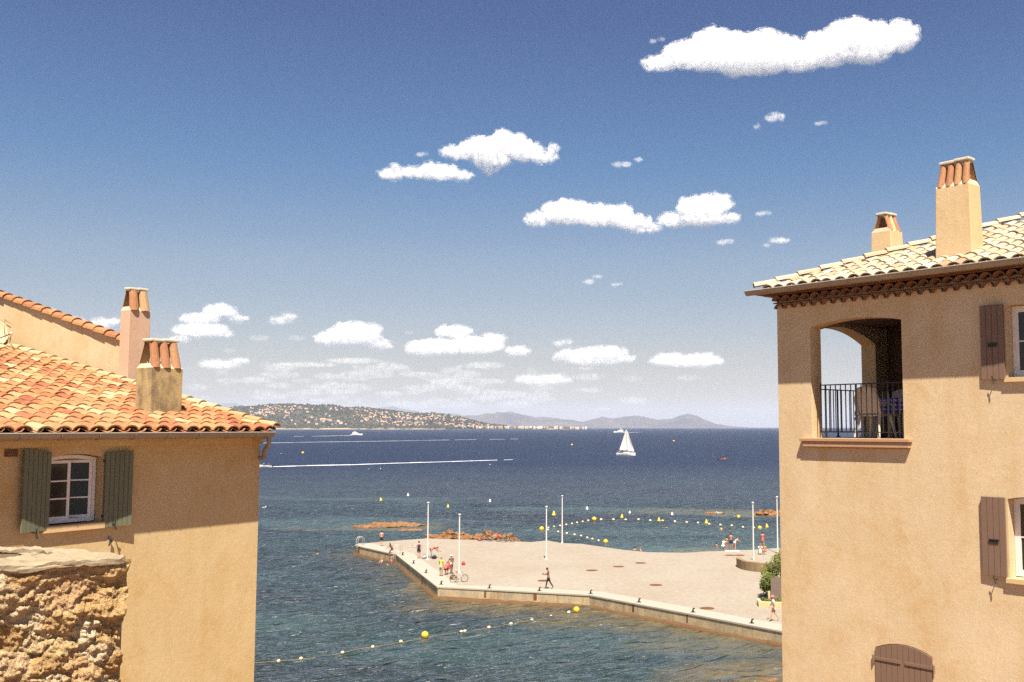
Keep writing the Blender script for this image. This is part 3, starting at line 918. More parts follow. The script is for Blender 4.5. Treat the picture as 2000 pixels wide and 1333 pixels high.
for (wl, wb, wt) in ((wu_l, wu_b, wu_t), (wl_l, wl_b, wl_t)):
    hk = MB()
    tt = wl + wu_w * 0.55
    hk.tube([FR.P(tt, wb - 0.04, 0.0), FR.P(tt, wb - 0.05, 0.08), FR.P(tt + 0.01, wb + 0.03, 0.09)], 0.009, 6)
    hk.tube([FR.P(tt, wb - 0.05, 0.08), FR.P(tt - 0.02, wb - 0.10, 0.09)], 0.010, 6)
    hk.build('shutter_hook', M['iron'], house_r)
    h2 = MB()
    dsh = dR * math.cos(math.radians(-2)) + nR * math.sin(math.radians(-2)); nsh = Vector((dsh.y, -dsh.x, 0)); nsh = nsh if nsh.dot(nR) > 0 else -nsh
    c = FR.P(wl + 0.02, wb + (wt - wb) * 0.47, 0.028) + dsh * (wu_w * 0.28) + nsh * 0.036
    h2.bx(c, dsh * 0.17, nsh * 0.018, Vector((0, 0, 0.014)))
    for q in range(5): h2.bx(c + dsh * (0.012 + q * 0.033) - UP * 0.05, dsh * 0.018, nsh * 0.012, Vector((0, 0, 0.045)))
    h2.build('bolt', M['iron'], house_r)
# the closed pair with an arched head
wcl = cs_l - cs_r
for k in (0, 1):
    hinge = cs_l if k == 0 else cs_r
    al = -dR if k == 0 else dR
    mb = MB()
    nb = 5
    for i in range(nb):
        u0, u1 = i / nb * wcl / 2, (i + 1) / nb * wcl / 2
        def zt(u):
            x = (u / wcl) if k == 0 else 1 - u / wcl
            zz = cs_t + (min(cs_t, cs_rt) - cs_t) * 0
            return min(cs_t, cs_rt) + (cs_c - min(cs_t, cs_rt)) * (1 - (2 * x - 1) ** 2) - 0.012
        a, b = FR.P(hinge, 0, 0) + al * (u0 + .004), FR.P(hinge, 0, 0) + al * (u1 - .004)
        z0 = cs_t - 1.42
        mb.hexa([a - nR * .015 + UP * z0, b - nR * .015 + UP * z0, b + nR * .022 + UP * z0, a + nR * .022 + UP * z0,
                 a - nR * .015 + UP * zt(u0), b - nR * .015 + UP * zt(u1), b + nR * .022 + UP * zt(u1), a + nR * .022 + UP * zt(u0)])
    mb.bx(FR.P(hinge, cs_t - 1.42, -.02), al * wcl / 2, -nR * .004, UP * 1.40)
    sh = mb.build('closed_shutter', M['brown'], house_r)
    zst = FR.px(1713, 1286)[1] - 0.02
    for z in (zst, zst - 0.98):
        sb = MB()
        sb.bx(FR.P(hinge, z, 0.022) - al * 0.03, al * (wcl * 0.46 + .03), nR * 0.014, UP * 0.05)
        sb.tube([FR.P(hinge, z - 0.06, 0.03) - al * 0.035, FR.P(hinge, z + 0.08, 0.03) - al * 0.035], 0.016, 6)
        sb.build('strap_hinge', M['brown'], sh)
# eave: two courses of upturned tiles, gutter, roof
OVR = 0.44
TR = math.tan(math.radians(20))
gn = MB(); gr_ = random.Random(5)
for row in range(2):
    off = 0.08 + 0.13 * row; z = z_eave - 0.20 + 0.14 * row
    n = int((-TEND + 0.5) / 0.22)
    for i in range(n):
        t = -0.13 + off * 0.5 - i * 0.22 - 0.11 * row
        ns_ = 7; vs = []
        for o_ in (off, -0.05):
            for rin in (0.0, 0.02):
                for k in range(ns_):
                    th = PI * k / (ns_ - 1)
                    vs.append(FR.P(t + math.cos(th) * (0.105 - rin), z + 0.035 + math.sin(th) * (0.09 - rin), o_))
        fs = []
        for k in range(ns_ - 1):
            fs += [(k, k + 1, 2 * ns_ + k + 1, 2 * ns_ + k), (ns_ + k + 1, ns_ + k, 3 * ns_ + k, 3 * ns_ + k + 1), (k + 1, k, ns_ + k, ns_ + k + 1)]
        gn.add(vs, fs, gr_.random())
    FR.bx(gn, TEND, -0.06 + off, z + 0.135, z + 0.155, -0.05, off + 0.015, 0.4)
FR.bx(gn, TEND, 0.22, z_eave + 0.10, z_eave + 0.125, -0.05, 0.36, 0.2)
FR.bx(gn, TEND, 0.02, z_eave - 0.2, z_eave + 0.1, -0.30, -0.05, 0.2)
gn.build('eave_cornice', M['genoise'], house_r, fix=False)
gz = z_eave + 0.17
gm = MB()
OV2 = 0.30
ga = FR.P(OV2 + 0.06, gz, OVR + 0.02); gb = FR.P(TEND, gz, OVR + 0.02)
gutter(gm, ga, gb, 0.085, nR)
end_disc(gm, ga, nR, 0.085, 0.008)
gm.build('gutter', M['zinc'], house_r, smooth=True, autosmooth=40, fix=False)
rt = MB(); rr_ = random.Random(11)
URv = (ER + UP * TR).normalized(); NRv = (-ER * TR + UP).normalized()
RO = FR.P(OV2, z_eave + 0.16, OVR - 0.02)
cphi = URv.dot(ER)
roof_tiles(rt, RO, -dR, URv, NRv, -TEND + OV2, 5.4 / cphi, 0.27, 0.33, lambda a, u: a > u * cphi + 0.05, rr_, tone=lambda i, j: rr_.betavariate(2.2, 1.1))
# slope on the hidden side and the far slopes
q0 = RO; ridge = 4.9
R1 = RO + (-dR + ER) * ridge + UP * ridge * TR
R2 = RO - dR * (-TEND + OV2) + ER * ridge + UP * ridge * TR
RB = RO + ER * (ridge * 2); RB2 = RB - dR * (-TEND + OV2)
dn = -UP * 0.03
rt.add([q0 + dn, RO - dR * (-TEND + OV2) + dn, R2 + dn, R1 + dn], [(0, 1, 2, 3)], 0.3)
rt.add([q0, RB, R1], [(0, 1, 2)], 0.5); rt.add([RB, RB2, R2, R1], [(0, 1, 2, 3)], 0.5)
rt.add([RO - dR * (-TEND + OV2), RB2, R2], [(0, 1, 2)], 0.5)
tile_row(rt, RO + UP * 0.07 + (-dR + ER) * 0.05, R1 + UP * 0.07, 0.115, 0.44, rr_, tone=(0.55, 1.0))
tile_row(rt, R1 + UP * 0.07, R2 + UP * 0.07, 0.115, 0.44, rr_, tone=(0.55, 1.0))
roof_r = rt.build('roof', M['tile_pale'], house_r, fix=False)
# soffit under the tiles at the open corner
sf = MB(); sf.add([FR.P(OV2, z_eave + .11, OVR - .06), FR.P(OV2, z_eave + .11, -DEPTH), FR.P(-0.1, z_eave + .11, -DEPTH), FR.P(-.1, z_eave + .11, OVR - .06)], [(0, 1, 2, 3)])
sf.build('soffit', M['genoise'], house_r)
def roof_hit(px, py): return at_plane(px, py, RO, NRv)
# big chimney on the front slope
bl = roof_hit(1828, 512); br = roof_hit(1897, 504)
wA = (br - bl).dot(-dR) * 1.0
topz = at_plane(1860, 362, bl, nR).z
cb = bl + (-dR) * wA / 2 + ER * 0.21
ch = thing('chimney', cb, 'broad tapered tan chimney with a slab on leaning tiles, nearest on the pale roof', 'chimney')
chimney_stack(ch, M['chim_tan'], Vector((cb.x, cb.y, bl.z)), -dR, nR, wA * 1.03, 0.44, topz - bl.z, 0.10, 4, 0.40, rnd=random.Random(4))
# small chimney behind the hip
c2 = at_y(1733, 492, 22.6)
ch2 = thing('chimney', c2, 'small tan chimney with a tile hood peeping over the pale hip ridge', 'chimney')
chimney_stack(ch2, M['chim_tan'], c2, ER, dR * -1, 0.55, 0.52, at_y(1733, 455, 22.6).z - c2.z, 0.08, 3, 0.36, zlow=-0.9, rnd=random.Random(8))

# ================================================================ the left house
A_L = math.radians(30)
dL = Vector((math.sin(A_L), math.cos(A_L), 0)); nL = Vector((math.cos(A_L), -math.sin(A_L), 0))
_F = Facade(at_y(140, 950, 16.0), dL, nL)
tl = _F.px(506, 950)[0]
FL = Facade(_F.P(tl, 0), dL, nL)           # t = 0 at the far corner, negative towards the camera
TLE = -11.0
house_l = thing('house', FL.P(-4, 0, -3), 'ochre house with sage green shutters and an orange tiled roof', 'house')
zl_e = FL.px(506, 856)[1]
ol, sl_z = FL.px(91, 1030); orr = FL.px(196, 1030)[0]
wz_t = FL.px(140, 887)[1]; wz_s = FL.px(95, 893)[1]
lw = MB()
op = arched(ol, orr, sl_z, wz_t - 0.06, wz_t)
wall_face(FL, [(TLE, ZB), (0, ZB), (0, zl_e + 0.3), (TLE, zl_e + 0.3)], [op], 0.24, lw)
DL = 8.0
zr = zl_e + 0.3
TLR = 0.215
for t in (0, TLE):
    lw.add([FL.P(t, ZB), FL.P(t, zr), FL.P(t, zr + DL * TLR, -DL), FL.P(t, ZB, -DL)], [(0, 1, 2, 3)])
lw.build('wall', M['wall_ochre'], house_l, fix=False)
# window
casement(house_l, FL, ol + 0.015, orr - 0.015, sl_z + 0.03, wz_t - 0.07, -0.15, 0.05, 3, open_leaf=[0, math.radians(24)])
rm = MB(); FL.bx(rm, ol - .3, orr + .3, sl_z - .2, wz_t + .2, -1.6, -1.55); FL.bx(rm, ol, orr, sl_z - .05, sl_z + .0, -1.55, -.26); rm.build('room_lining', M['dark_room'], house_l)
s_ = MB(); FL.bx(s_, ol - 0.10, orr + 0.03, sl_z - 0.085, sl_z + 0.005, -0.22, 0.07); s_.build('sill', M['stone_sill'], house_l)
wS = (orr - ol) * 0.5
shutter_leaf(house_l, M['green'], FL.P(ol - 0.01, 0, 0.03), -dL, nL, wS * 1.04, FL.px(60, 1041)[1] + 0.02, FL.px(85, 880)[1], math.radians(8), arch=(-0.02, 0.02), boards=6, straps=True, strap_side=-1)
shutter_leaf(house_l, M['green'], FL.P(orr + 0.01, 0, 0.03), dL, nL, wS * 1.06, FL.px(224, 1030)[1] + 0.02, FL.px(200, 884)[1], math.radians(5), arch=(0.0, 0.03), boards=6, straps=True, strap_side=-1)
for tt, zz in ((ol - wS * 0.55, sl_z - 0.05), (orr + wS * 0.35, sl_z - 0.02)):
    hk = MB()
    hk.tube([FL.P(tt, zz, 0), FL.P(tt, zz - .01, 0.14), FL.P(tt, zz + .06, 0.16)], 0.011, 6)
    hk.tube([FL.P(tt, zz - .01, 0.13), FL.P(tt + .02, zz - .10, 0.15)], 0.014, 6)
    hk.build('shutter_hook', M['iron'], house_l)
hx, hz2 = FL.px(212, 1056)
hk = MB(); hk.tube([FL.P(hx, hz2 + .05, 0), FL.P(hx, hz2 + .04, .05), FL.P(hx - .02, hz2 - .05, .06), FL.P(hx - .03, hz2 - .08, .05)], 0.012, 6); hk.blob(FL.P(hx + .02, hz2, .05), .02, .02, .04, 1)
hk.build('hook', M['iron'], house_l)
# vent grille
vt0, vz0 = FL.px(8, 893); vt1, vz1 = FL.px(34, 878)
vm = MB(); FL.bx(vm, vt0, vt1, vz0, vz1, 0.0, 0.015)
for i in range(5):
    z = vz0 + (vz1 - vz0) * (i + 0.5) / 5
    FL.bx(vm, vt0 + .01, vt1 - .01, z - .006, z + .008, 0.015, 0.028)
vm.build('vent_grille', M['genoise'], house_l)
# eave board, gutter, downpipe
OVL = 0.36
ev = MB(); FL.bx(ev, TLE, -0.02, zl_e - 0.01, zl_e + 0.06, -0.02, OVL - 0.06); FL.bx(ev, TLE, -0.02, zl_e - 0.10, zl_e - 0.01, 0.0, 0.10)
ev.build('eave_board', M['wall_ochre'], house_l)
gzl = FL.px(300, 846, OVL + 0.08)[1]
gl = MB(); ga = FL.P(-0.12, gzl, OVL + 0.06); gb = FL.P(TLE, gzl, OVL + 0.06)
gutter(gl, ga, gb, 0.095, nL); end_disc(gl, ga, nL, 0.095, 0.008)
gl.build('gutter', M['zinc'], house_l, smooth=True, autosmooth=40, fix=False)
dp = MB()
g1 = FL.P(-0.17, gzl - 0.06, OVL + 0.05)
def smooth_path(P, n=6):
    out = []
    for i in range(len(P) - 1):
        p0, p1, p2, p3 = P[max(i - 1, 0)], P[i], P[i + 1], P[min(i + 2, len(P) - 1)]
        for k in range(n):
            u = k / n
            out.append(0.5 * ((2 * p1) + (p2 - p0) * u + (2 * p0 - 5 * p1 + 4 * p2 - p3) * u * u + (3 * p1 - p0 - 3 * p2 + p3) * u ** 3))
    return out + [P[-1]]
dp.tube(smooth_path([g1, g1 - UP * 0.16, FL.P(-0.13, gzl - 0.28, OVL * 0.85), FL.P(-0.05, gzl - 0.38, OVL * 0.45), FL.P(0.02, gzl - 0.45, 0.10), FL.P(-0.02, gzl - 0.50, -0.04)]), 0.042, 10)
dp.build('downpipe', M['zinc'], house_l, smooth=True, autosmooth=50)
# roof
rl = MB(); r3 = random.Random(21)
EL = -nL
ULv = (EL + UP * TLR).normalized(); NLv = (-EL * TLR + UP).normalized()
LO = FL.P(0.05, gzl + 0.02, OVL)
lam = -TLE
roof_tiles(rl, LO, -dL, ULv, NLv, lam, 9.0, 0.29, 0.36, lambda a, u: True, r3, tone=lambda i, j: r3.betavariate(1.6, 1.7))
rl.add([LO - UP * .02, LO - dL * lam - UP * .02, LO - dL * lam + ULv * 9 - UP * .02, LO + ULv * 9 - UP * .02], [(0, 1, 2, 3)], 0.2)
rl.build('roof', M['tile_red'], house_l, fix=False)
vr = MB()
tile_row(vr, LO + NLv * 0.055 + dL * 0.0, LO + ULv * 9 + NLv * 0.055 + dL * 0.0, 0.105, 0.42, r3, tone=(0.75, 1.0))
vr.build('verge_tiles', M['tile_red'], house_l, fix=False)
def roofL(px, py): return at_plane(px, py, LO, NLv)
# grey chimney
g0 = roofL(292, 812); g1_ = roofL(354, 812)
wG = (at_plane(354, 800, g0, nL) - g0).dot(dL)
cG = g0 + dL * wG / 2 + EL * 0.2
tz = at_plane(322, 719, g0, nL).z
ch = thing('chimney', cG, 'stained grey chimney with three leaning orange tiles, on the orange roof', 'chimney')
chimney_stack(ch, M['chim_grey'], Vector((cG.x, cG.y, g0.z)), dL, nL, wG, 0.42, tz - g0.z, 0.0, 3, 0.46, zlow=-0.3, rnd=random.Random(31))
# taller neighbour: its gable wall stands against the verge
FG = Facade(FL.P(0.34, 0, 0), -nL, -dL)    # t runs away from the street
gt1, gz1 = FG.px(0, 582); gt0, gz0 = FG.px(238, 668)
sl = (gz1 - gz0) / (gt1 - gt0)
nb = MB()
gend = gt1 + 5.0
poly = [FG.P(gt0 - 0.3, ZB), FG.P(gend, ZB), FG.P(gend, gz0 + .07 + sl * (gend - gt0)), FG.P(gt0 - 0.3, gz0 + .07 - 0.3 * sl)]
nb.prism(poly, dL * 0.0, Vector((-0.62, 1, 0)) * 5.0)
house_n = thing('house', FG.P(gt0 + 3, 0, -3), 'taller tan house whose sloping gable shows above the orange roof', 'house')
nb.build('wall', M['wall_tan'], house_n)
cp = MB(); tile_row(cp, FG.P(gt0 - 0.25, gz0 - .25 * sl + .02, -0.07), FG.P(gend, gz0 + sl * (gend - gt0) + .02, -0.07), 0.15, 0.40, random.Random(6), tone=(0.1, 0.65))
cp.build('coping_tiles', M['tile_red'], house_n, fix=False)
# tall rose chimney
pA = at_plane(247, 740, FG.P(0, 0, 0.23), -dL); 
FC = Facade(pA, dL, nL)
wC = FC.px(290, 700)[0]
cC = pA + dL * wC / 2 + EL * 0.13
zt_c = FC.px(268, 607)[1]
ch = thing('chimney', Vector((cC.x, cC.y, pA.z)), 'tall rose chimney with two tiles under a slab, at the foot of the sloping gable', 'chimney')
chimney_stack(ch, M['chim_rose'], Vector((cC.x, cC.y, pA.z)), dL, nL, wC, 0.30, zt_c - pA.z, 0.0, 2, 0.42, zlow=-1.5, rnd=random.Random(14))
# dish aerial at the picture edge, fixed to the gable
dc = at_plane(-14, 652, FG.P(0, 0, 0.25), -dL)
dish = thing('satellite_dish', dc, 'tan painted satellite dish with a feed arm on the sloping gable wall', 'satellite dish')
ax = (Vector((0.35, -1, 0.25))).normalized()
dd = MB(); dd.lathe(dc - ax * 0.10, [(0.001, 0.0), (0.12, 0.008), (0.24, 0.035), (0.33, 0.075), (0.335, 0.085), (0.32, 0.08), (0.22, 0.04), (0.001, 0.012)], 28, ax)
dd.build('reflector', M['wall_tan'], dish, smooth=True)
lnb = at_plane(22, 652, FG.P(0, 0, 0.62), -dL)
da = MB(); da.tube([dc - ax * .08 - UP * .3, dc + ax * 0.12 - UP * .22, lnb], 0.012, 6); da.tube([dc - ax * .1, FG.P((dc - FG.o).dot(FG.d), dc.z, 0)], 0.025, 6); da.build('feed_arm', M['iron'], dish)
dl = MB(); dl.lathe(lnb, [(0.02, -0.05), (0.03, -.02), (0.03, .03), (0.018, .05)], 10, ax); dl.build('feed_head', M['white_paint'], dish, smooth=True)
dk = MB(); w0 = lnb
w1 = at_plane(10, 625, FG.P(0, 0, .05), -dL); w2 = at_plane(18, 680, FG.P(0, 0, .03), -dL); w3 = at_plane(10, 700, FG.P(0, 0, .03), -dL)
w4 = at_plane(20, 632, FG.P(0, 0, .04), -dL)
dk.tube([w0, w0.lerp(w2, .3) - UP * .05, at_plane(8, 648, FG.P(0, 0, .05), -dL), w1, w4], 0.006, 5); dk.tube([w0, w2 + UP * .1, w2, w3], 0.006, 5)
dk.build('cable', M['iron'], dish)
# ================================================================ the quay, its wall, beach and rocks
def offset_line(pts, d):
    out = []
    for i, p in enumerate(pts):
        a = pts[max(i - 1, 0)]; b = pts[min(i + 1, len(pts) - 1)]
        t = Vector((b.x - a.x, b.y - a.y, 0)).normalized()
        n = Vector((t.y, -t.x, 0))                      # right-hand side
        k = 1.0
        if 0 < i < len(pts) - 1:
            t1 = (p - a).normalized(); k = 1 / max(0.6, abs(Vector((t1.y, -t1.x, 0)).dot(n)))
        out.append(Vector((p.x, p.y, 0)) + n * d * k)
    return out
def densify(pts, step):
    o = []
    for a, b in zip(pts[:-1], pts[1:]):
        n = max(1, int((b - a).length / step))
        o += [a.lerp(b, i / n) for i in range(n)]
    return o + [pts[-1]]
def pave_mat():
    m = N('pale_gravel_paving')
    f = m.noise(0.09, 5, 0.6); g = m.noise(2.2, 5, 0.75); h = m.noise(14, 3, 0.7)
    c = m.mix(m.ramp(f, [(0.35, (0, 0, 0)), (0.65, (1, 1, 1))]), (0.305, 0.265, 0.215, 1), (0.28, 0.233, 0.182, 1))
    c = m.mix(1.0, c, m.ramp(g, [(0.3, (0.82, 0.82, 0.82)), (0.7, (1.10, 1.10, 1.10))]), 'MULTIPLY')
    c = m.mix(1.0, c, m.ramp(h, [(0.3, (0.72, 0.72, 0.72)), (0.7, (1.18, 1.18, 1.18))]), 'MULTIPLY')
    st = m.noise(0.35, 7, 0.72, dist=1.0)
    c = m.mix(m.math('MULTIPLY', m.ramp(st, [(0.54, (0, 0, 0)), (0.66, (1, 1, 1))]), 0.30), c, (0.20, 0.155, 0.11, 1))
    m.bump(h, 0.4, 0.02)
    return m.fin(c, 0.95, 0.1)
M['pave'] = pave_mat()
M['kerb'] = plain('pale_concrete_coping', (0.36, 0.32, 0.262, 1), 0.9, 0.22, 1.3, 0.3, 9)
def seawall_mat():
    m = N('stained_sea_wall')
    sep = m.n('ShaderNodeSeparateXYZ'); m.l(m.co.outputs['Object'], sep.inputs[0])
    f = m.noise(0.6, 6, 0.7, vec=m.mapping((1.4, 1.4, 0.7)))
    c = m.mix(m.ramp(f, [(0.38, (0, 0, 0)), (0.62, (1, 1, 1))]), (0.42, 0.32, 0.19, 1), (0.27, 0.215, 0.14, 1))
    c = m.mix(m.math('MULTIPLY', m.ramp(m.noise(1.1, 5, 0.7, vec=m.mapping((1.8, 1.8, 0.25))), [(0.55, (0, 0, 0)), (0.68, (1, 1, 1))]), 0.8), c, (0.26, 0.13, 0.045, 1))
    m.bump(m.noise(5, 5, 0.7), 0.5, 0.05)
    return m.fin(c, 0.95, 0.1)
M['seawall'] = seawall_mat()
M['algae'] = plain('rust_brown_algae', (0.15, 0.078, 0.032, 1), 0.85, 0.6, 2.5, 0.8, 6)
M['rust'] = plain('rust_stain', (0.17, 0.065, 0.02, 1), 0.9, 0.5, 5)
dm = MB(); pl = [Vector((p.x, p.y, 0)) for p in deck]
dm.prism(pl, Vector((0, 0, -2.5)), Vector((0, 0, DZ - 0.006)))
props(dm.build('pavement', M['pave']), kind='structure')
front0 = [Vector((p.x, p.y, 0)) for p in front]
fd = densify(front0, 2.2)
tip_r = [Vector((back[-1].x, back[-1].y, 0))]
line = tip_r + front0
sw = thing('sea_wall', front0[3], 'stained low sea wall with a pale coping round the front of the quay', 'sea wall')
def strip(mb, pin, pout, z0, z1, tint=0.5):
    for i in range(len(pin) - 1):
        a, b, c, d = pin[i], pin[i + 1], pout[i + 1], pout[i]
        mb.hexa([q + UP * z0 for q in (a, d, c, b)] + [q + UP * z1 for q in (a, d, c, b)], tint)
L0 = line; Lo = offset_line(line, 0.16); Li = offset_line(line, -1.7); Lw = offset_line(line, 0.62)
mb = MB(); strip(mb, L0, Lo, -2.4, DZ - 0.10); mb.build('wall_face', M['seawall'], sw)
mb = MB(); strip(mb, Li, offset_line(line, 0.22), DZ - 0.10, DZ + 0.012)
mb.build('coping', M['kerb'], sw)
# footing with algae at the waterline, ragged
ln = densify(line, 0.7); r4 = random.Random(4)
inn = offset_line(ln, 0.16)
mb = MB(); vs = []; nrm = []
outl = offset_line(ln, 0.55)
for i, (a, b) in enumerate(zip(inn, outl)):
    j = r4.uniform(-.16, .14); w = (b - a)
    vs += [a + UP * (0.17 + r4.uniform(-.07, .05)), a + w * (0.45 + j) + UP * (0.12 + r4.uniform(-.06, .04)), a + w * (0.8 + j) + UP * (0.03), a + w * (1.0 + j) - UP * 0.5]
fs = []
for i in range(len(inn) - 1):
    for k in range(3):
        fs.append((i * 4 + k, i * 4 + k + 1, (i + 1) * 4 + k + 1, (i + 1) * 4 + k))
mb.add(vs, fs); mb.build('footing', M['algae'], sw, smooth=True)
# mooring hooks with rust runs below
HOOKS = [(786.5, 1082), (807.5, 1098), (834, 1116.5), (864, 1139), (958, 1145.5), (1054, 1151.5), (1153, 1157.5), (1247.5, 1174), (1350.5, 1194), (1466, 1215.5)]
def near_front(p):
    best = None
    for a, b in zip(L0[:-1], L0[1:]):
        d = b - a; t = max(0, min(1, (p - a).dot(d) / d.length_squared)); q = a + d * t
        if best is None or (p - q).length < best[0]: best = ((p - q).length, q, d.normalized())
    return best[1], best[2]
hk_place = ['at the tip end of the coping', 'second from the quay tip', 'behind the group with the bicycle', 'at the outer corner of the quay', 'right of the outer corner', 'left of the shirtless walker', 'above the second yellow ball buoy', 'midway along the long right front', 'nearest the manhole by the coping', 'left of the walker in a white shirt']
proto = None
for i, (x, y) in enumerate(HOOKS):
    p = at_z(x, y + 3, DZ); q, t = near_front(Vector((p.x, p.y, 0)))
    n = Vector((t.y, -t.x, 0)); base = q - n * 0.38 + UP * (DZ + 0.012)
    lab = 'small dark iron mooring hook, ' + hk_place[i]
    if proto is None:
        proto = thing('mooring_hook', (0, 0, 0), lab, 'mooring hook', 'iron mooring hooks along the coping')
        b = MB(); b.box(0, 0, 0.015, .34, .26, .03); b.build('base_plate', M['iron'], proto)
        b = MB(); b.tube([(0, 0, .02), (0, 0, .20), (0.03, 0, .27), (.10, 0, .30), (.16, 0, .26)], [.075, .06, .06, .05, .03], 8); b.build('hook', M['iron'], proto, smooth=True)
        o = proto
    else:
        o = copy_tree(proto); relabel(o, lab)
    o.location = base; o.rotation_euler.z = math.atan2(t.y, t.x) + 0.6
for i in (1, 3, 4, 5, 7, 8):
    p = at_z(HOOKS[i][0] - 4, HOOKS[i][1] + 3, DZ); q, t = near_front(Vector((p.x, p.y, 0))); n = Vector((t.y, -t.x, 0))
    b = MB(); w = r4.uniform(.12, .3); c = q + n * 0.166
    b.bx(c - t * w / 2 + UP * 0.30, t * w, n * 0.012, UP * 0.6); b.build('rust_streak', M['rust'], sw)
# dark iron plate on the quay nose and down the short side
for (x, y, w) in ((700.5, 1066, 1.3), (825, 1124, .55)):
    p = at_z(x, y, DZ); q, t = near_front(Vector((p.x, p.y, 0))); n = Vector((t.y, -t.x, 0))
    b = MB(); b.bx(q + n * 0.162 - t * w / 2 - UP * .1, t * w, n * .06, UP * 0.98); b.build('fender_plate', M['rust'], sw)

# manhole covers
MH = [(1156, 1114.5, 'nearer of two beyond the walker'), (1208, 1107, 'right of the middle of the paving'), (1062, 1134.5, 'right behind the shirtless walker'), (1251, 1100, 'at the far side in the middle'), (1281, 1143, 'alone in the middle right of the paving'), (1381, 1188.5, 'closest to the coping'), (1426, 1085, 'left of a far pair'), (1444, 1085, 'right of a far pair')]
proto = None
for x, y, lab in MH:
    lab = 'dark round manhole cover in the pale paving, ' + lab
    if proto is None:
        proto = MB(); proto.lathe((0, 0, 0), [(0.001, 0.0), (0.50, 0.0), (0.50, 0.012), (0.42, 0.012), (0.41, 0.006), (0.001, 0.008)], 24)
        proto = proto.build('manhole_cover', M['rust']); o = proto
    else:
        o = proto.copy(); COL.objects.link(o)
    props(o, lab, 'manhole cover', 'manhole covers in the quay paving')
    p = at_z(x, y, DZ); o.location = (p.x, p.y, DZ - 0.004)
    if y > 1090: o.scale = (1.15, 1.15, 1)

# flagpoles
M['pole'] = plain('white_pole_paint', (0.62, 0.58, 0.52, 1), 0.5, 0.1, 3)
for x, y, ty, lab in ((835, 1094, 981, 'tall bare white pole behind the bending person in grey trousers'), (896.5, 1119, 1004, 'bare white pole beside the parked bicycle'),
                      (1067, 1093, 989, 'bare white pole behind the shirtless walker, left of the middle pair'), (1098, 1061.5, 968, 'bare white pole standing at the far edge of the paving, right of the middle pair'),
                      (1472, 1108, 981, 'bare white pole rising from the low stone planter'), (1519, 1081, 970, 'bare white pole half hidden by the corner of the loggia house')):
    p = at_z(x, y, DZ); h = at_y(x, ty, p.y).z - DZ
    t = thing('flagpole', (p.x, p.y, DZ), lab, 'pole', 'bare white poles on the quay')
    b = MB(); b.tube([p, p + UP * (h - .1)], [0.085, 0.055], 12); b.build('pole', M['pole'], t, smooth=True, autosmooth=50)
    b = MB(); b.lathe(p + UP * (h - .12), [(.06, 0), (.13, .02), (.13, .10), (.06, .13)], 12); b.build('cap', M['pole'], t)
    b = MB(); b.lathe(p, [(.17, 0), (.17, .05), (.11, .07), (.11, .16), (.09, .18)], 14); b.build('foot_collar', M['pole'], t)

# beach beside the quay
nx, ny = 60, 24
bk_ = [b for b in back if b.x > 6][::-1]
bl_ = densify([Vector((b.x, b.y, 0)) for b in bk_], 1.2)
Xb = np.array([[p.x for p in bl_] for k in range(ny)]); Yb = np.array([[p.y - 0.4 + k * 0.55 for p in bl_] for k in range(ny)])
Db = np.array([[max(0, k * 0.55 - 0.4) for p in bl_] for k in range(ny)])
pxx = Xb / Yb * 2000 + 1150
hi = np.clip(1 - np.abs(pxx - 1375) / 75, 0, 1)
Zb = 0.93 - Db * (0.22 - 0.115 * np.sqrt(hi)) + 0.03 * fbm(Xb * 1.2, Yb * 1.2, 0, 3)
M['sand'] = plain('wet_sand', (0.26, 0.175, 0.09, 1), 0.9, 0.35, 1.2, 0.3, 8)
props(grid_mesh('beach', Xb, Yb, Zb, M['sand']), kind='structure')

# rocks
def rock_mat():
    m = N('ochre_rock')
    f = m.noise(1.1, 6, 0.7); g = m.noise(4.5, 5, 0.75)
    c = m.mix(m.ramp(f, [(0.38, (0, 0, 0)), (0.62, (1, 1, 1))]), (0.19, 0.088, 0.038, 1), (0.28, 0.155, 0.075, 1))
    c = m.mix(m.ramp(g, [(0.32, (1, 1, 1)), (0.5, (0, 0, 0))]), c, (0.07, 0.035, 0.015, 1))
    m.bump(m.noise(3.0, 6, 0.75), 1.0, 0.2)
    return m.fin(c, 0.9, 0.15)
M['rock'] = rock_mat()
def rock(px, py, w_px, h_px, lab, depth=1.0, z=0.0, seed=0, amp=0.35, group='ochre rocks round the quay', n=7):
    p = at_z(px, py, z); k = p.y / FPX
    rx, rz = w_px * k / 2, h_px * k
    b = MB(); rr = random.Random(seed)
    b.blob((0, 0, 0), rx * .92, rx * depth * 0.6, rz * 0.75, 4, amp, 2.0, seed)
    o = b.solo('rock', M['rock'], lab, 'rock', group, smooth=False)
    # several humps fused into one mass
    if n:
        b2 = MB()
        for i in range(n):
            u = rr.uniform(-.85, .85)
            b2.blob((u * rx, rr.uniform(-.4, .4) * rx * depth, 0), rx * rr.uniform(.18, .4), rx * depth * rr.uniform(.2, .4), rz * rr.uniform(.6, 1.1) * (1 - .5 * abs(u)), 3, amp * 1.2, 2.5, seed + i)
        me = o.data
        bm = bmesh.new(); bm.from_mesh(me)
        tmp = b2.build('tmp', M['rock']); bm.from_mesh(tmp.data); bpy.data.objects.remove(tmp)
        bm.to_mesh(me); bm.free()
        o.location = (0, 0, 0)
        md = o.modifiers.new('r', 'REMESH'); md.mode = 'VOXEL'; md.voxel_size = max(0.09, rx / 40)
        d = o.modifiers.new('d', 'DISPLACE'); tx = bpy.data.textures.get('crag') or bpy.data.textures.new('crag', 'VORONOI'); tx.noise_scale = 0.8; d.texture = tx; d.strength = -0.35; d.mid_level = 0.4; d.texture_coords = 'LOCAL'
        me2 = eval_mesh(o, 'rock'); o.modifiers.clear(); o.data = me2
        me2.materials.clear(); me2.materials.append(M['rock'])
    o.location = p
    return o
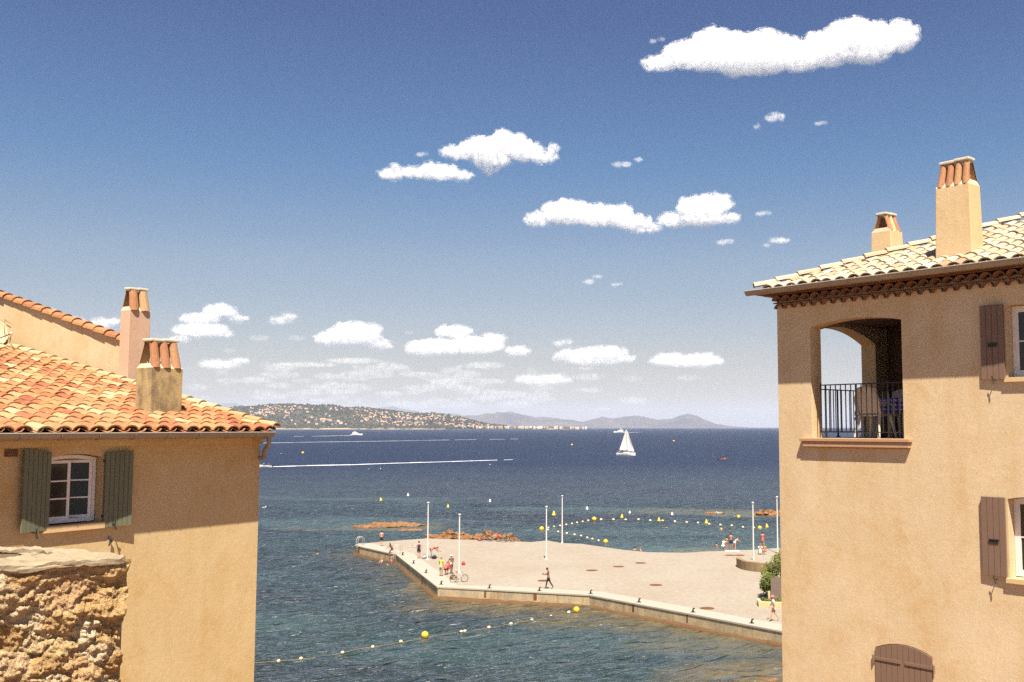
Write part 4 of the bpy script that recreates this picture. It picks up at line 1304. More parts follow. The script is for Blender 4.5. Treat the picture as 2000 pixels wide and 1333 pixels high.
rock(770, 1027, 95, 8, 'low ochre reef awash beyond the tip of the quay', 0.9, 0, 3, 0.3)
rock(712, 1030, 40, 5, 'small flat ochre rock awash at the left end of the reef', 0.8, 0, 9, 0.3)
rock(800, 1036, 50, 2.2, 'dark flat rock just breaking the water between reef and quay', 0.8, 0, 19, 0.3)
rock(872, 1052, 72, 15, 'jagged orange rock behind the back edge of the quay, left of the bicycles', 0.7, 0.2, 5, 0.45)
rock(930, 1053, 60, 8, 'low brown rock joining the orange rocks behind the quay', 0.7, 0.3, 16, 0.4)
rock(905, 1052, 50, 10, 'lower orange rock between the jagged rock and the bicycles', 0.7, 0.3, 6, 0.4)
rock(963, 1052, 78, 15, 'orange rock behind the heap of bicycles', 0.6, 0.3, 7, 0.45)
rock(1000, 1057, 30, 9, 'small orange rock right of the bicycles', 0.7, 0.4, 8, 0.4)
rock(1502, 1006, 58, 12, 'orange rock rising from the bay beside the corner of the loggia house', 0.7, 0, 12, 0.4)
rock(1395, 1003, 40, 3, 'flat rock just awash in the bay with a white gull beside it', 0.7, 0, 13, 0.35)
rock(1500, 1331, 26, 7, 'dark wet rock in the shallows at the foot of the loggia house', 0.8, 0, 15, 0.5, n=4)

# iron ladders
M['steel'] = plain('bleached_steel', (0.55, 0.50, 0.42, 1), 0.4, 0.2, 8, metal=0.3)
def ladder(px, py, lab):
    p = at_z(px, py, DZ); q, t = near_front(Vector((p.x, p.y, 0))); n = Vector((t.y, -t.x, 0))
    o = thing('ladder', q + UP * DZ, lab, 'ladder', 'bathing ladders on the quay')
    for s in (-.25, .25):
        b = MB(); c = q + t * s
        b.tube([c - n * .5 + UP * DZ, c - n * .5 + UP * (DZ + .85), c - n * .3 + UP * (DZ + 1.05), c + n * .1 + UP * (DZ + 1.0), c + n * .28 + UP * (DZ + .7), c + n * .28 - UP * .9], .028, 8); b.build('rail', M['steel'], o, smooth=True)
    for i in range(6):
        b = MB(); z = DZ + 0.1 - i * 0.28
        b.tube([q + t * -.25 + n * .28 + UP * z, q + t * .25 + n * .28 + UP * z], .02, 6); b.build('rung', M['steel'], o)
ladder(703, 1066, 'small steel bathing ladder at the very tip of the quay')
ladder(775, 1083, 'steel bathing ladder where two bathers climb out')

# stone planter, hedge, gate and low kerb by the house
M['rubble'] = plain('rubble_stone', (0.33, 0.225, 0.12, 1), 0.95, 0.6, 3.0, 1.0, 4)
p0_ = at_z(1458, 1119, DZ); p1_ = at_z(1492, 1127, DZ)
t = thing('planter', p0_, 'low curved rubble stone planter near the far right pole', 'planter')
b = MB(); pts = []
cen = at_z(1482, 1108, DZ); R_ = abs(cen.x - p0_.x) + .6
for i in range(9):
    a = math.radians(165 + i * 13); pts.append(Vector((cen.x + .5 + math.cos(a) * R_ * 1.1, cen.y + math.sin(a) * R_ * 1.6, 0)))
o1 = offset_line(pts, 0.0); o2 = offset_line(pts, -.45)
for i in range(8):
    hh = DZ + .85 + .02 * (i % 3)
    b.hexa([o1[i] + UP * .9, o2[i] + UP * .9, o2[i + 1] + UP * .9, o1[i + 1] + UP * .9] + [o1[i] + UP * hh, o2[i] + UP * hh, o2[i + 1] + UP * hh, o1[i + 1] + UP * hh])
b.build('stone_ring', M['rubble'], t)
b = MB(); b.prism([q for q in o2] + [Vector((cen.x + 5, cen.y + .5, 0)), Vector((cen.x + 5, cen.y + 2, 0))], UP * .9, UP * (DZ + .70)); b.build('earth', M['pave'], t)
def leaf_mat(name, a, b_):
    m = N(name); c = m.mix(m.attr('tint'), a, b_)
    m.b.inputs['Transmission Weight'].default_value = 0.0
    m.b.inputs['Subsurface Weight'].default_value = 0.0
    return m.fin(c, 0.6, 0.25)
M['leaf'] = leaf_mat('shrub_leaf', (0.035, 0.055, 0.008, 1), (0.16, 0.17, 0.02, 1))
def leaf_crown(c, lobes, n, size, rnd):
    mb = MB()
    for i in range(n):
        lx, ly, lz, r = rnd.choice(lobes)
        d = Vector((rnd.gauss(0, 1), rnd.gauss(0, 1), rnd.gauss(0, 1))).normalized()
        p = Vector(c) + Vector((lx, ly, lz)) + d * r * (rnd.random() ** 0.4)
        x = Vector((rnd.gauss(0, 1), rnd.gauss(0, 1), rnd.gauss(0, .6))).normalized(); y = x.orthogonal().normalized()
        s = size * rnd.uniform(.6, 1.3)
        mb.add([p - x * s, p + y * s * .45, p + x * s, p - y * s * .45], [(0, 1, 2, 3)], rnd.random())
    return mb
hp = at_z(1516, 1172, DZ)
t = thing('bush', hp, 'tall leafy green shrub growing at the corner of the loggia house', 'bush')
r5 = random.Random(9)
lob = [(-.3, .6, .8, .75), (-.55, .4, 1.5, .7), (-.2, 1.5, 2.1, .8), (.5, 1.2, 2.7, .85), (.9, 1.6, 3.2, .8), (.9, .8, 1.6, 1.0), (1.6, 1, 2.6, 1.2), (-.6, 1.4, .9, .55), (1.8, 1, 3.4, .9)]
leaf_crown(hp, lob, 7000, 0.085, r5).build('crown', M['leaf'], t, fix=False)
b = MB()
for k in range(4): b.tube([hp + Vector((.3, .8, -.05)), hp + Vector((.3 + .3 * k - .4, .9, .9)), hp + Vector((.2 + .5 * k - .6, 1.1, 2.2))], [.07, .05, .02], 7)
b.build('trunk', plain('bark', (0.12, 0.08, 0.05, 1), .9, .4, 6), t)
M['wood'] = plain('grey_weathered_wood', (0.20, 0.145, 0.115, 1), 0.9, 0.4, 5, 0.3, 20)
gp = at_z(1508, 1176, DZ)
t = thing('fence', gp, 'grey weathered board fence standing in front of the shrub', 'fence')
b = MB()
for i in range(9): b.box(gp.x + i * 0.16, gp.y + .03 * i, DZ + .95 + .02 * (i % 2), .145, .04, 1.9 + .04 * (i % 3))
b.build('boards', M['wood'], t)
b = MB(); b.box(gp.x + .7, gp.y + .2, DZ + .5, 1.5, .05, .09); b.build('rail', M['wood'], t)
kp = at_z(1482, 1186, DZ)
t = thing('kerb_planter', kp, 'low tan masonry kerb with a creeping plant behind the walker in white', 'planter')
b = MB(); b.bx(kp + Vector((0, 0, 0)), Vector((3.4, -.55, 0)), Vector((0.05, .35, 0)), UP * .38); b.bx(kp + Vector((0, .3, 0)), Vector((.3, 0, 0)), Vector((0.1, 1.2, 0)), UP * .38); b.build('kerb', M['stone_sill'], t)
b = MB(); b.box(kp.x + .95, kp.y + .75, DZ + .55, .16, .16, 1.1); b.build('post', M['stone_sill'], t)
leaf_crown(kp + Vector((.8, .75, .35)), [(0, 0, 0, .35), (.5, 0, 0, .35), (-.3, .1, 0, .3), (1.0, 0, .1, .35)], 500, .07, r5).build('plant', M['leaf'], t, fix=False)

# land the houses stand on, below the picture
b = MB(); b.prism([Vector(p) for p in ((-60, -60, 0), (60, -60, 0), (60, 40, 0), (22, 44, 0), (6, 40, 0), (-30, 36, 0), (-60, 34, 0))], UP * -3, UP * 1.6)
M['soil'] = plain('brown_earth', (0.12, 0.06, 0.032, 1), 1.0, 0.5, 0.6)
M['warm_bounce'] = plain('warm_bounce_clay', (0.36, 0.185, 0.10, 1), 0.9, 0.35, 1.5)
b2 = MB(); b2.prism([Vector(p) for p in ((-3, -30, 0), (30, -30, 0), (30, 38, 0), (14, 38, 0), (2, 30, 0), (-3, 20, 0))], UP * 1.5, UP * 1.63); props(b2.build('bounce_floor', M['warm_bounce']), kind='structure')  # unseen clay floor, added to bounce warm light onto the loggia house
props(b.build('ground', M['soil']), kind='structure')
# ================================================================ people
M['skin_tan'] = plain('tanned_skin', (0.38, 0.19, 0.105, 1), 0.6, 0.15, 8)
M['skin_fair'] = plain('fair_skin', (0.52, 0.29, 0.18, 1), 0.6, 0.15, 8)  # one even fair skin tone
M['skin_dark'] = plain('deep_tan_skin', (0.20, 0.095, 0.05, 1), 0.6, 0.15, 8)
M['hair'] = plain('dark_hair', (0.025, 0.016, 0.01, 1), 0.7, 0.3, 20)
M['hair_fair'] = plain('fair_hair', (0.30, 0.19, 0.08, 1), 0.7, 0.3, 20)
def cloth(n, c): return plain(n, (*c, 1), 0.9, 0.25, 9)
M['c_black'] = cloth('black_cloth', (0.022, 0.02, 0.022)); M['c_navy'] = cloth('navy_cloth', (0.03, 0.03, 0.06))
M['c_grey'] = cloth('grey_cloth', (0.36, 0.34, 0.35)); M['c_white'] = cloth('white_cloth', (0.75, 0.73, 0.72))
M['c_lime'] = cloth('lime_cloth', (0.50, 0.56, 0.07)); M['c_red'] = cloth('red_cloth', (0.55, 0.035, 0.03))
M['c_coral'] = cloth('coral_cloth', (0.58, 0.13, 0.08)); M['c_brown'] = cloth('brown_cloth', (0.20, 0.10, 0.05)); M['c_pink'] = cloth('pink_cloth', (0.55, 0.15, 0.2))
def skin_mesh(verts, edges, radii, mat, name, parent, lvl=1):
    me = bpy.data.meshes.new(name); me.from_pydata(verts, edges, [])
    o = bpy.data.objects.new(name, me); COL.objects.link(o)
    md = o.modifiers.new('s', 'SKIN'); md.use_smooth_shade = True
    sv = me.skin_vertices[0].data
    for i, r in enumerate(radii): sv[i].radius = (r, r)
    sv[0].use_root = True
    sb = o.modifiers.new('u', 'SUBSURF'); sb.levels = lvl; sb.render_levels = lvl
    m2 = eval_mesh(o, name)
    bpy.data.objects.remove(o); bpy.data.meshes.remove(me)
    m2.materials.clear(); m2.materials.append(mat)
    c = bpy.data.objects.new(name, m2); COL.objects.link(c)
    if parent: c.parent = parent
    return c
class Rig:
    def __init__(s): s.v = []; s.e = []; s.r = []
    def p(s, co, r, par=None):
        s.v.append(tuple(co)); s.r.append(r)
        if par is not None: s.e.append((par, len(s.v) - 1))
        return len(s.v) - 1
def person(loc, head, label, skin='skin_tan', hair='hair', shorts=None, shirt=None, trousers=None, hat=None, pack=None, bikini=None,
           lean=0.05, turn=0.0, lt=(0.05, 0.05), rt=(-0.05, 0.05), la=(0.1, 0.3), ra=(0.0, 0.3), ab=0.14, hp=0.1, scale=1.0, roll=None, zoff=0.0, group=None):
    """lt/rt: thigh swing and knee bend; la/ra: arm swing and elbow bend; head: heading (0 looks away from the camera)"""
    t = thing('person', loc, label, 'person', group)
    V = Vector
    pel = V((0, 0, 0)); T = V((0, math.sin(lean), math.cos(lean))); Fw = V((0, math.cos(lean), -math.sin(lean)))
    def legp(sx, q):
        a, k = q; hip = pel + V((sx * .095, 0, -.03))
        knee = hip + V((sx * .012, math.sin(a), -math.cos(a))) * .43
        b = a - k; ank = knee + V((0, math.sin(b), -math.cos(b))) * .42
        c = b + 0.0; f = V((0, math.cos(c), math.sin(c)))
        return hip, knee, ank, ank + f * .17 - V((0, 0, .045)), ank - f * .06 - V((0, 0, .03))
    L, R_ = legp(-1, lt), legp(1, rt)
    zmin = min(min(p.z for p in L), min(p.z for p in R_)) - 0.035
    up = V((0, 0, -zmin + zoff))
    sh = pel + T * .48
    def armp(sx, q):
        a, e = q; s0 = sh + V((sx * .185, 0, 0)); a += lean * .6
        d = V((sx * math.sin(ab), math.sin(a) * math.cos(ab), -math.cos(a) * math.cos(ab))); el = s0 + d * .29
        b = a + e; d2 = V((-sx * .12 * math.sin(e), math.sin(b), -math.cos(b))).normalized(); wr = el + d2 * .25
        return s0, el, wr, d2
    LA, RA = armp(-1, la), armp(1, ra)
    H = V((0, math.sin(lean + hp), math.cos(lean + hp)))
    nk = sh + T * .08
    g = Rig()
    i0 = g.p(pel, .115)
    w = g.p(pel + T * .17, .098, i0); c = g.p(pel + T * .36, .125, w); s_ = g.p(sh + T * .01, .095, c); n = g.p(nk + T * .02, .052, s_)
    HC = nk + T * .03 + H * .11
    j = g.p(nk + T * .02 + H * .055 + Fw * .012, .062, n); cr = g.p(HC + H * .01, .083, j); tp = g.p(HC + H * .075, .066, cr)
    fdir = V((0, H.z, -H.y))
    g.p(HC + fdir * .098 - H * .02, .016, cr)                            # nose
    for sx in (-1, 1): g.p(HC + V((sx * .086, -.005, 0)), .014, cr)        # ears
    for sx, Q in ((-1, L), (1, R_)):
        h = g.p(Q[0], .092, i0); m1 = g.p(Q[0].lerp(Q[1], .5), .076, h); k = g.p(Q[1], .053, m1); cf = g.p(Q[1].lerp(Q[2], .35), .055, k); a = g.p(Q[2], .036, cf); f1 = g.p(Q[2].lerp(Q[3], .55), .038, a); g.p(Q[3], .026, f1); g.p(Q[4], .034, a)
    for sx, Q in ((-1, LA), (1, RA)):
        s0, el, wr, d2 = Q
        a = g.p(s0, .060, s_); m1 = g.p(s0.lerp(el, .5), .044, a); b = g.p(el, .036, m1); m2 = g.p(el.lerp(wr, .4), .036, b); ww = g.p(wr, .024, m2)
        pm = g.p(wr + d2 * .065, .030, ww)
        side = V((1, 0, 0)); bk = d2.cross(side).normalized()
        for q in range(4):
            f0 = wr + d2 * .095 + bk * (.026 - .0175 * q)
            ln = (.070, .078, .073, .056)[q]
            x = g.p(f0, .0088, pm); y = g.p(f0 + d2 * ln * .5 - side * sx * .006, .0082, x); g.p(f0 + d2 * ln * .92 - side * sx * .022, .0072, y)
        x = g.p(wr + d2 * .045 + bk * .034, .0105, pm); g.p(wr + d2 * .085 + bk * .056 - side * sx * .01, .009, x)
    vs = [tuple(V(q) + up) for q in g.v]
    skin_mesh(vs, g.e, g.r, M[skin], 'body', t)
    HCu = HC + up
    def cap(mat, nm, k=1.0):
        b = MB(); fr = fdir
        bm = bmesh.new(); bmesh.ops.create_uvsphere(bm, u_segments=14, v_segments=8, radius=1)
        vsx = []
        xa = V((1, 0, 0))
        for v in bm.verts:
            q = v.co; z = q.z
            y = q.y if q.y < 0.3 else 0.3 + (q.y - 0.3) * (1 if z > 0.35 else 0.2)
            if z < -0.45: z = -0.45
            vsx.append(HCu + loc_ + H * .012 + xa * (q.x * .094 * k) + fr * (y * .100 * k - .012) + H * (z * .102 * k + .012))
        b.add(vsx, [tuple(v.index for v in f.verts) for f in bm.faces]); bm.free()
        return b.build(nm, mat, t, smooth=True)
    loc_ = Vector(loc)
    if hat:
        b = MB(); b.lathe(HCu + loc_ + H * .05, [(.001, .085), (.07, .08), (.098, .03), (.104, -.005), (.165, -.02), (.165, -.03), (.10, -.02), (.001, -.01)], 14, H); b.build('hat', M[hat], t, smooth=True)
    else: cap(M[hair], 'hair')
    b = MB()
    for sx in (-1, 1): b.blob(HCu + loc_ + fdir * .082 + H * .012 + V((sx * .032, 0, 0)), .011, .008, .008, 1, 0)
    # eyes share one small mesh
    b.build('eyes', M['c_black'], t)
    def garment(nm, mat, kind):
        q = Rig(); a0 = q.p(pel + up, .128)
        if kind in ('shorts', 'trousers', 'trunks'):
            q.p(pel + up + T * .13, .112, a0)
            for Q in (L, R_):
                h = q.p(Q[0] + up, .106, a0)
                if kind == 'trunks': q.p(Q[0].lerp(Q[1], .25) + up, .098, h)
                else:
                    m1 = q.p(Q[0].lerp(Q[1], .5) + up, .092, h); k = q.p(Q[0].lerp(Q[1], .82 if kind == 'shorts' else 1.0) + up, .078 if kind == 'shorts' else .066, m1)
                    if kind == 'trousers':
                        cf = q.p(Q[1].lerp(Q[2], .4) + up, .066, k); q.p(Q[1].lerp(Q[2], .93) + up, .052, cf)
        else:
            q.p(pel + up - T * .09, .125, a0)
            w = q.p(pel + up + T * .17, .116, a0); c = q.p(pel + up + T * .36, .142, w); s1 = q.p(sh + up + T * .0, .110, c); q.p(sh + up + T * .05, .075, s1)
            for Q in (LA, RA):
                a = q.p(Q[0] + up, .074, s1); q.p(Q[0].lerp(Q[1], .6) + up, .060, a)
        return skin_mesh(q.v, q.e, q.r, mat, nm, t)
    if shirt: garment('shirt', M[shirt], 'shirt')
    if shorts: garment('shorts', M[shorts], 'shorts')
    if trousers: garment('trousers', M[trousers], 'trousers')
    if bikini: garment('swimming_trunks', M[bikini], 'trunks')
    if pack:
        b = MB(); c = loc_ + up + pel + T * .30 - Fw * .21
        b.blob(c, .15, .11, .22, 3, .06, 1.5, 3); b.build('backpack', M[pack], t, smooth=True)
    t.rotation_euler = (0, 0, head) if roll is None else roll
    t.scale = (scale,) * 3
    return t
def on_deck(x, y, z=DZ):
    p = at_z(x, y, z); p.z = z; return p
A_ = PI / 2
person(on_deck(1071, 1150.5), A_ * 0.95, 'shirtless walker in dark trousers alone in the middle, looking down at his hands', 'skin_dark', trousers='c_black', lean=.06, lt=(.30, .08), rt=(-.34, .28), la=(.35, 1.4), ra=(.3, 1.45), hp=.55, scale=1.04)
person(on_deck(1511, 1213.5), A_, 'walker in a white shirt, brown shorts and pink hat beside the house corner', 'skin_fair', shirt='c_white', shorts='c_brown', hat='c_pink', lean=.06, lt=(.34, .05), rt=(-.30, .35), la=(-.25, .2), ra=(.2, .3), scale=1.04)
person(on_deck(745, 1067), 0.1, 'shirtless bather in dark shorts standing near the tip of the quay', 'skin_fair', shorts='c_black', la=(-.1, .9), ra=(.1, .5), scale=1.0)
person(on_deck(818, 1091.5), 0.15, 'shirtless man with a dark backpack and dark shorts, left of the tallest left pole', 'skin_fair', shorts='c_navy', pack='c_navy', lt=(.02, .02), rt=(.14, .05), ab=.1, scale=1.04)
person(on_deck(842, 1091), -1.1, 'person in a red and navy top bending over in grey trousers behind the pole', 'skin_tan', trousers='c_grey', shirt='c_red', lean=1.35, lt=(.1, .1), rt=(-.1, .1), la=(-.15, .1), ra=(.1, .1), hp=.3)
person(on_deck(861, 1126), -.5, 'standing person in a lime shirt beside the group with the red bags', 'skin_tan', shirt='c_lime', shorts='c_grey', hair='hair_fair', lt=(.05, .05), rt=(.1, .1), hp=.3, scale=1.02)
person(on_deck(870, 1123.5), -.3, 'person in a coral top crouching low over bags in the middle of a group', 'skin_tan', shirt='c_coral', shorts='c_black', hat='c_red', lean=.95, lt=(1.5, 2.2), rt=(1.35, 2.2), la=(.5, .3), ra=(.4, .2), hp=.2)
person(on_deck(882, 1121), .6, 'standing person in a brown vest and white hat beside the crouching one', 'skin_dark', shirt='c_brown', bikini='c_white', hat='c_white', lt=(-.04, .05), rt=(.22, .1), la=(.4, .8), ra=(.1, .2), lean=.1, scale=1.0)
person(on_deck(790, 1068), 0, 'sunbather lying on the paving with bent knees near the quay tip', 'skin_fair', bikini='c_coral', lt=(.7, 1.3), rt=(.5, 1.0), la=(.2, .1), ra=(.1, .1), roll=(math.radians(-86), 0, math.radians(-78)), zoff=0)
_p = near_front(Vector((*on_deck(767, 1081).xy, 0)))[0]
person((_p.x - .1, _p.y + .35, DZ - .32), 2.6, 'wet bather crouching on the edge of the quay at the ladder', 'skin_dark', bikini='c_black', lean=.55, lt=(1.5, 1.7), rt=(1.2, 1.5), la=(.7, .2), ra=(.6, .3), hp=.1)
_q = near_front(Vector((*on_deck(772, 1083).xy, 0)))
_n = Vector((_q[1].y, -_q[1].x, 0))
person(_q[0] + _n * .62 - UP * .75, math.atan2(_n.x, -_n.y), 'bather climbing the ladder out of the water against the sea wall', 'skin_tan', bikini='c_red', lt=(.6, 1.0), rt=(.1, .2), la=(1.9, .4), ra=(1.7, .5), lean=.1)
_w = at_z(746, 1099, 0); person(_w - UP * 1.25, 2.4, 'swimmer with bare shoulders in the water left of the ladder', 'skin_fair', bikini='c_navy', hair='hair_fair', la=(.9, .5), ra=(.8, .6))
_w = at_z(757, 1103, 0); person(_w - UP * 1.48, 2.0, 'swimmer with only the head showing below the ladder', 'skin_tan', bikini='c_navy')
_w = at_z(621, 1083, 0); person(_w - UP * 1.42, 1.2, 'lone swimmer far out in the water left of the quay', 'skin_tan', bikini='c_red', la=(1.3, .4), ra=(1.2, .4))
_w = at_z(1303, 1032, 0); person(_w - UP * 1.36, 1.2, 'swimmer in the bay just inside the rope of floats, farthest left', 'skin_tan', bikini='c_red', la=(1.3, .4), ra=(1.2, .4))
_w = at_z(1409, 1036, 0); person(_w - UP * 1.22, .2, 'dark haired swimmer standing chest deep inside the rope of floats', 'skin_fair', bikini='c_black')
_w = at_z(1425, 1037.5, 0); person(_w - UP * 1.42, -.4, 'dark haired swimmer with only the head out, right of the chest deep one', 'skin_dark', bikini='c_black')
_w = at_z(1399, 1070, 0); person(_w - UP * 1.15, -.9, 'bather chest deep in the shallows just left of the beach group', 'skin_tan', bikini='c_brown')
person(on_deck(1412, 1075.5), -.5, 'person in a white shirt sitting hunched on the edge of the beach', 'skin_tan', shirt='c_white', shorts='c_white', hair='hair_fair', lean=.55, lt=(1.7, 1.9), rt=(1.6, 1.9), la=(.7, .4), ra=(.6, .4), hp=.2)
person(on_deck(1420, 1075.2), .3, 'small dark haired bather standing between the white shirt and the taller bather', 'skin_tan', bikini='c_brown', scale=.85, la=(.3, .5), ra=(.2, .4))
person(on_deck(1428, 1074), .1, 'tallest bather of the beach group, dark shorts, back turned', 'skin_tan', shorts='c_navy', la=(.3, .6), ra=(.2, .9), scale=1.05, lean=.1)
person(on_deck(1434.5, 1075), -.9, 'fair bather bending down at the right of the beach group', 'skin_fair', bikini='c_white', hair='hair_fair', lean=1.0, la=(.5, .2), ra=(.4, .2), lt=(.2, .1), rt=(.1, .1), scale=.95)
person(on_deck(1490, 1071.5), .2, 'bather in red walking down to the water between the two right poles', 'skin_tan', bikini='c_red', shirt='c_coral', la=(.2, .4), ra=(.5, 1.2), lt=(.2, .1), rt=(-.15, .2), scale=1.05)
person(on_deck(1485, 1083.5), -.1, 'person in a white top sitting on the paving between the two right poles', 'skin_tan', shirt='c_white', shorts='c_white', hair='hair_fair', lean=.1, lt=(1.57, .5), rt=(1.5, .4), la=(-.3, .2), ra=(-.3, .2), scale=1.0)
person(on_deck(1494, 1083.5), .1, 'tanned person sitting on the paving right of the white top', 'skin_tan', bikini='c_coral', hair='hair_fair', lean=.1, lt=(1.57, .6), rt=(1.5, .5), la=(-.3, .2), ra=(-.3, .2), scale=.95)
_w = on_deck(1241, 1078); person((_w.x, _w.y + 1.2, DZ - 1.35), .3, 'dark haired head showing over the far edge of the paving', 'skin_tan', bikini='c_black')
_w = on_deck(1252, 1078); person((_w.x, _w.y + 1.2, DZ - 1.42), 2.0, 'fair head showing over the far edge, right of the dark haired one', 'skin_fair', bikini='c_coral', hair='hair_fair')

# ---------------------------------------------------------------- bags, towels, bicycles
def bag(x, y, mat, lab, s=.3, cat='bag', name='bag'):
    p = on_deck(x, y); b = MB(); b.blob(p + UP * s * .45, s * .75, s * .5, s * .6, 3, .18, 1.6, int(x), flat=-s * .44)
    b2 = MB(); t = thing(name, p, lab, cat)
    b.build('pouch', M[mat], t, smooth=True)
    b2.tube([p + Vector((-.12, 0, s * .9)), p + Vector((-.08, 0, s * 1.25)), p + Vector((.08, 0, s * 1.25)), p + Vector((.12, 0, s * .9))], .02, 6); b2.build('strap', M['c_black'], t)
bag(885, 1132, 'c_brown', 'brown bag on the paving left of the parked bicycle', .42)
bag(848, 1092, 'c_black', 'dark bag on the paving right of the bending person', .36)
bag(829, 1091.5, 'c_grey', 'pale bag on the paving between the backpacker and the pole', .34)
bag(905, 1104, 'c_red', 'red bag lying alone right of the pole by the bicycle', .27)
bag(873, 1112, 'c_red', 'big red rucksack standing behind the crouching person', .38)
bag(937, 1057, 'c_coral', 'coral bag on the rock at the left end of the bicycles', .36)
bag(972, 1053, 'c_red', 'bright red pannier bag in the middle of the heap of bicycles', .42)
def towel(x, y, mat, lab, w=1.8, l=.8):
    p = on_deck(x, y); X, Y = np.meshgrid(np.linspace(-w / 2, w / 2, 24), np.linspace(-l / 2, l / 2, 12))
    Z = .015 + .02 * np.abs(fbm(X * 3, Y * 3, x, 2))
    o = grid_mesh('towel', X, Y, Z, M[mat]); md = o.modifiers.new('s', 'SOLIDIFY'); md.thickness = .012
    o.location = (p.x, p.y, DZ + .01); props(o, lab, 'towel')
towel(1430, 1076.5, 'c_white', 'white towel spread on the paving before the beach group', 1.6, .9)
towel(806, 1069, 'c_grey', 'pale towel spread beside the sunbather near the tip', 1.3, .7)
M['tyre'] = plain('black_tyre', (.02, .02, .02, 1), .8, .2)
M['chrome'] = plain('bike_metal', (.28, .27, .26, 1), .6, .1)
M['bike_paint'] = plain('pale_bike_paint', (.45, .40, .33, 1), .4, .1)
def make_bike(loc, rz, lab, paint, tilt=.12):
    t = thing('bicycle', loc, lab, 'bicycle')
    L = Vector(loc)
    def V(x, z, y=0): return L + Vector((x, y, z))
    for x in (-.52, .52):
        w = thing('wheel', (0, 0, 0), None, None); w.parent = t; w.location = (x, 0, .34)
        for k in list(w.keys()): del w[k]
        b = MB(); n = 28; b.tube([V(x + math.cos(2 * PI * i / n) * .325, .34 + math.sin(2 * PI * i / n) * .325) for i in range(n + 1)], .022, 6, cap=False); b.build('tyre', M['tyre'], w, smooth=True)
        b = MB(); b.tube([V(x + math.cos(2 * PI * i / n) * .298, .34 + math.sin(2 * PI * i / n) * .298) for i in range(n + 1)], .010, 5, cap=False)
        for i in range(10):
            a = PI * i / 5; b.tube([V(x, .34), V(x + math.cos(a) * .3, .34 + math.sin(a) * .3)], .003, 4)
        b.build('rim', M['chrome'], w)
    b = MB()
    bb, st, hd, ht = V(-.08, .30), V(-.2, .78), V(.36, .62), V(.34, .78)
    for a, c in ((bb, st), (st, ht), (bb, hd), (V(-.52, .34), bb), (V(-.52, .34), st), (V(.52, .34), hd), (hd, ht)): b.tube([a, c], .022, 7)
    b.build('frame', M[paint], t)
    b = MB(); b.tube([ht, ht + UP * .16], .018, 6); b.tube([ht + UP * .16 + Vector((-.12, -.28, .02)), ht + UP * .18 + Vector((0, -.1, 0)), ht + UP * .18 + Vector((0, .1, 0)), ht + UP * .16 + Vector((-.12, .28, .02))], .016, 6); b.build('handlebar', M['chrome'], t)
    b = MB(); b.tube([st, st + UP * .14], .016, 6); b.blob(st + UP * .17 + Vector((-.02, 0, 0)), .14, .075, .035, 2, .05); b.build('saddle', M['tyre'], t)
    b = MB(); b.lathe(bb, [(.09, -.06), (.09, -.05), (.02, -.05), (.02, .05)], 12, (0, 1, 0)); b.tube([bb + Vector((0, -.08, 0)), bb + Vector((.1, -.08, -.13))], .012, 5); b.tube([bb + Vector((0, .08, 0)), bb + Vector((-.1, .08, .13))], .012, 5); b.build('crank', M['chrome'], t)
    t.rotation_euler = (tilt, 0, rz)
    return t
make_bike(on_deck(896, 1137.5), .35, 'pale bicycle leaning near the white pole beside a brown bag', 'bike_paint', .15)
make_bike(on_deck(946, 1057), .2, 'dark bicycle at the left of the heap by the rocks', 'c_black', .3)
make_bike(on_deck(965, 1058), -.15, 'silver bicycle in the middle of the heap by the rocks', 'bike_paint', .25)
make_bike(on_deck(982, 1058.5), .3, 'dark green bicycle in the heap, second from its right end', 'green', .3)
make_bike(on_deck(992, 1059.5), .1, 'black bicycle at the right end of the heap by the rocks', 'c_black', .2)

# ---------------------------------------------------------------- loggia furniture
M['plastic'] = plain('cream_plastic', (.55, .47, .36, 1), .45, .08)
def gingham():
    m = N('blue_gingham')
    mp = m.n('ShaderNodeMapping'); uv = m.n('ShaderNodeUVMap'); 
    ck = m.n('ShaderNodeTexChecker'); ck.inputs['Scale'].default_value = 1
    sep = m.n('ShaderNodeSeparateXYZ'); m.l(m.attrv('cloth_uv'), sep.inputs[0])
    fx = m.math('GREATER_THAN', m.math('FRACT', m.math('MULTIPLY', sep.outputs[0], 13.0)), .5)
    fy = m.math('GREATER_THAN', m.math('FRACT', m.math('MULTIPLY', sep.outputs[1], 13.0)), .5)
    s = m.math('MULTIPLY', m.math('ADD', fx, fy), .5)
    c = m.ramp(s, [(0.0, (.55, .50, .60)), (.5, (.16, .13, .36)), (1.0, (.04, .03, .14))])
    return m.fin(c, .9, .1)
def _attrv(s, name):
    x = s.n('ShaderNodeAttribute'); x.attribute_name = name; return x.outputs['Vector']
N.attrv = _attrv
M['gingham'] = gingham()
tb1, tb0 = FR.px(1676, 800, -.80)[0], FR.px(1768, 800, -.8)[0]
tz = z_sill + .74
tt = thing('table', FR.P(-1.0, z_sill, -1.15), 'small table in the loggia under a blue checked cloth', 'table')
b = MB(); FR.bx(b, tb0, tb1, tz - .03, tz, -1.45, -.80); b.build('tabletop', M['plastic'], tt)
for a in (tb0 + .06, tb1 - .06):
    for o_ in (-1.40, -.86):
        b = MB(); FR.bx(b, a - .025, a + .025, z_sill, tz - .03, o_ - .025, o_ + .025); b.build('leg', M['plastic'], tt)
nu, nv = 60, 44
uu, vv_ = np.meshgrid(np.linspace(0, 1, nu), np.linspace(0, 1, nv))
T0 = tb0 - .30 + uu * (tb1 - tb0 + .60); O0 = -1.72 + vv_ * (1.19)
dt = np.maximum(np.maximum(tb0 - T0, T0 - tb1), 0); do = np.maximum(np.maximum(-1.45 - O0, O0 + .80), 0)
drop = np.hypot(dt, do)
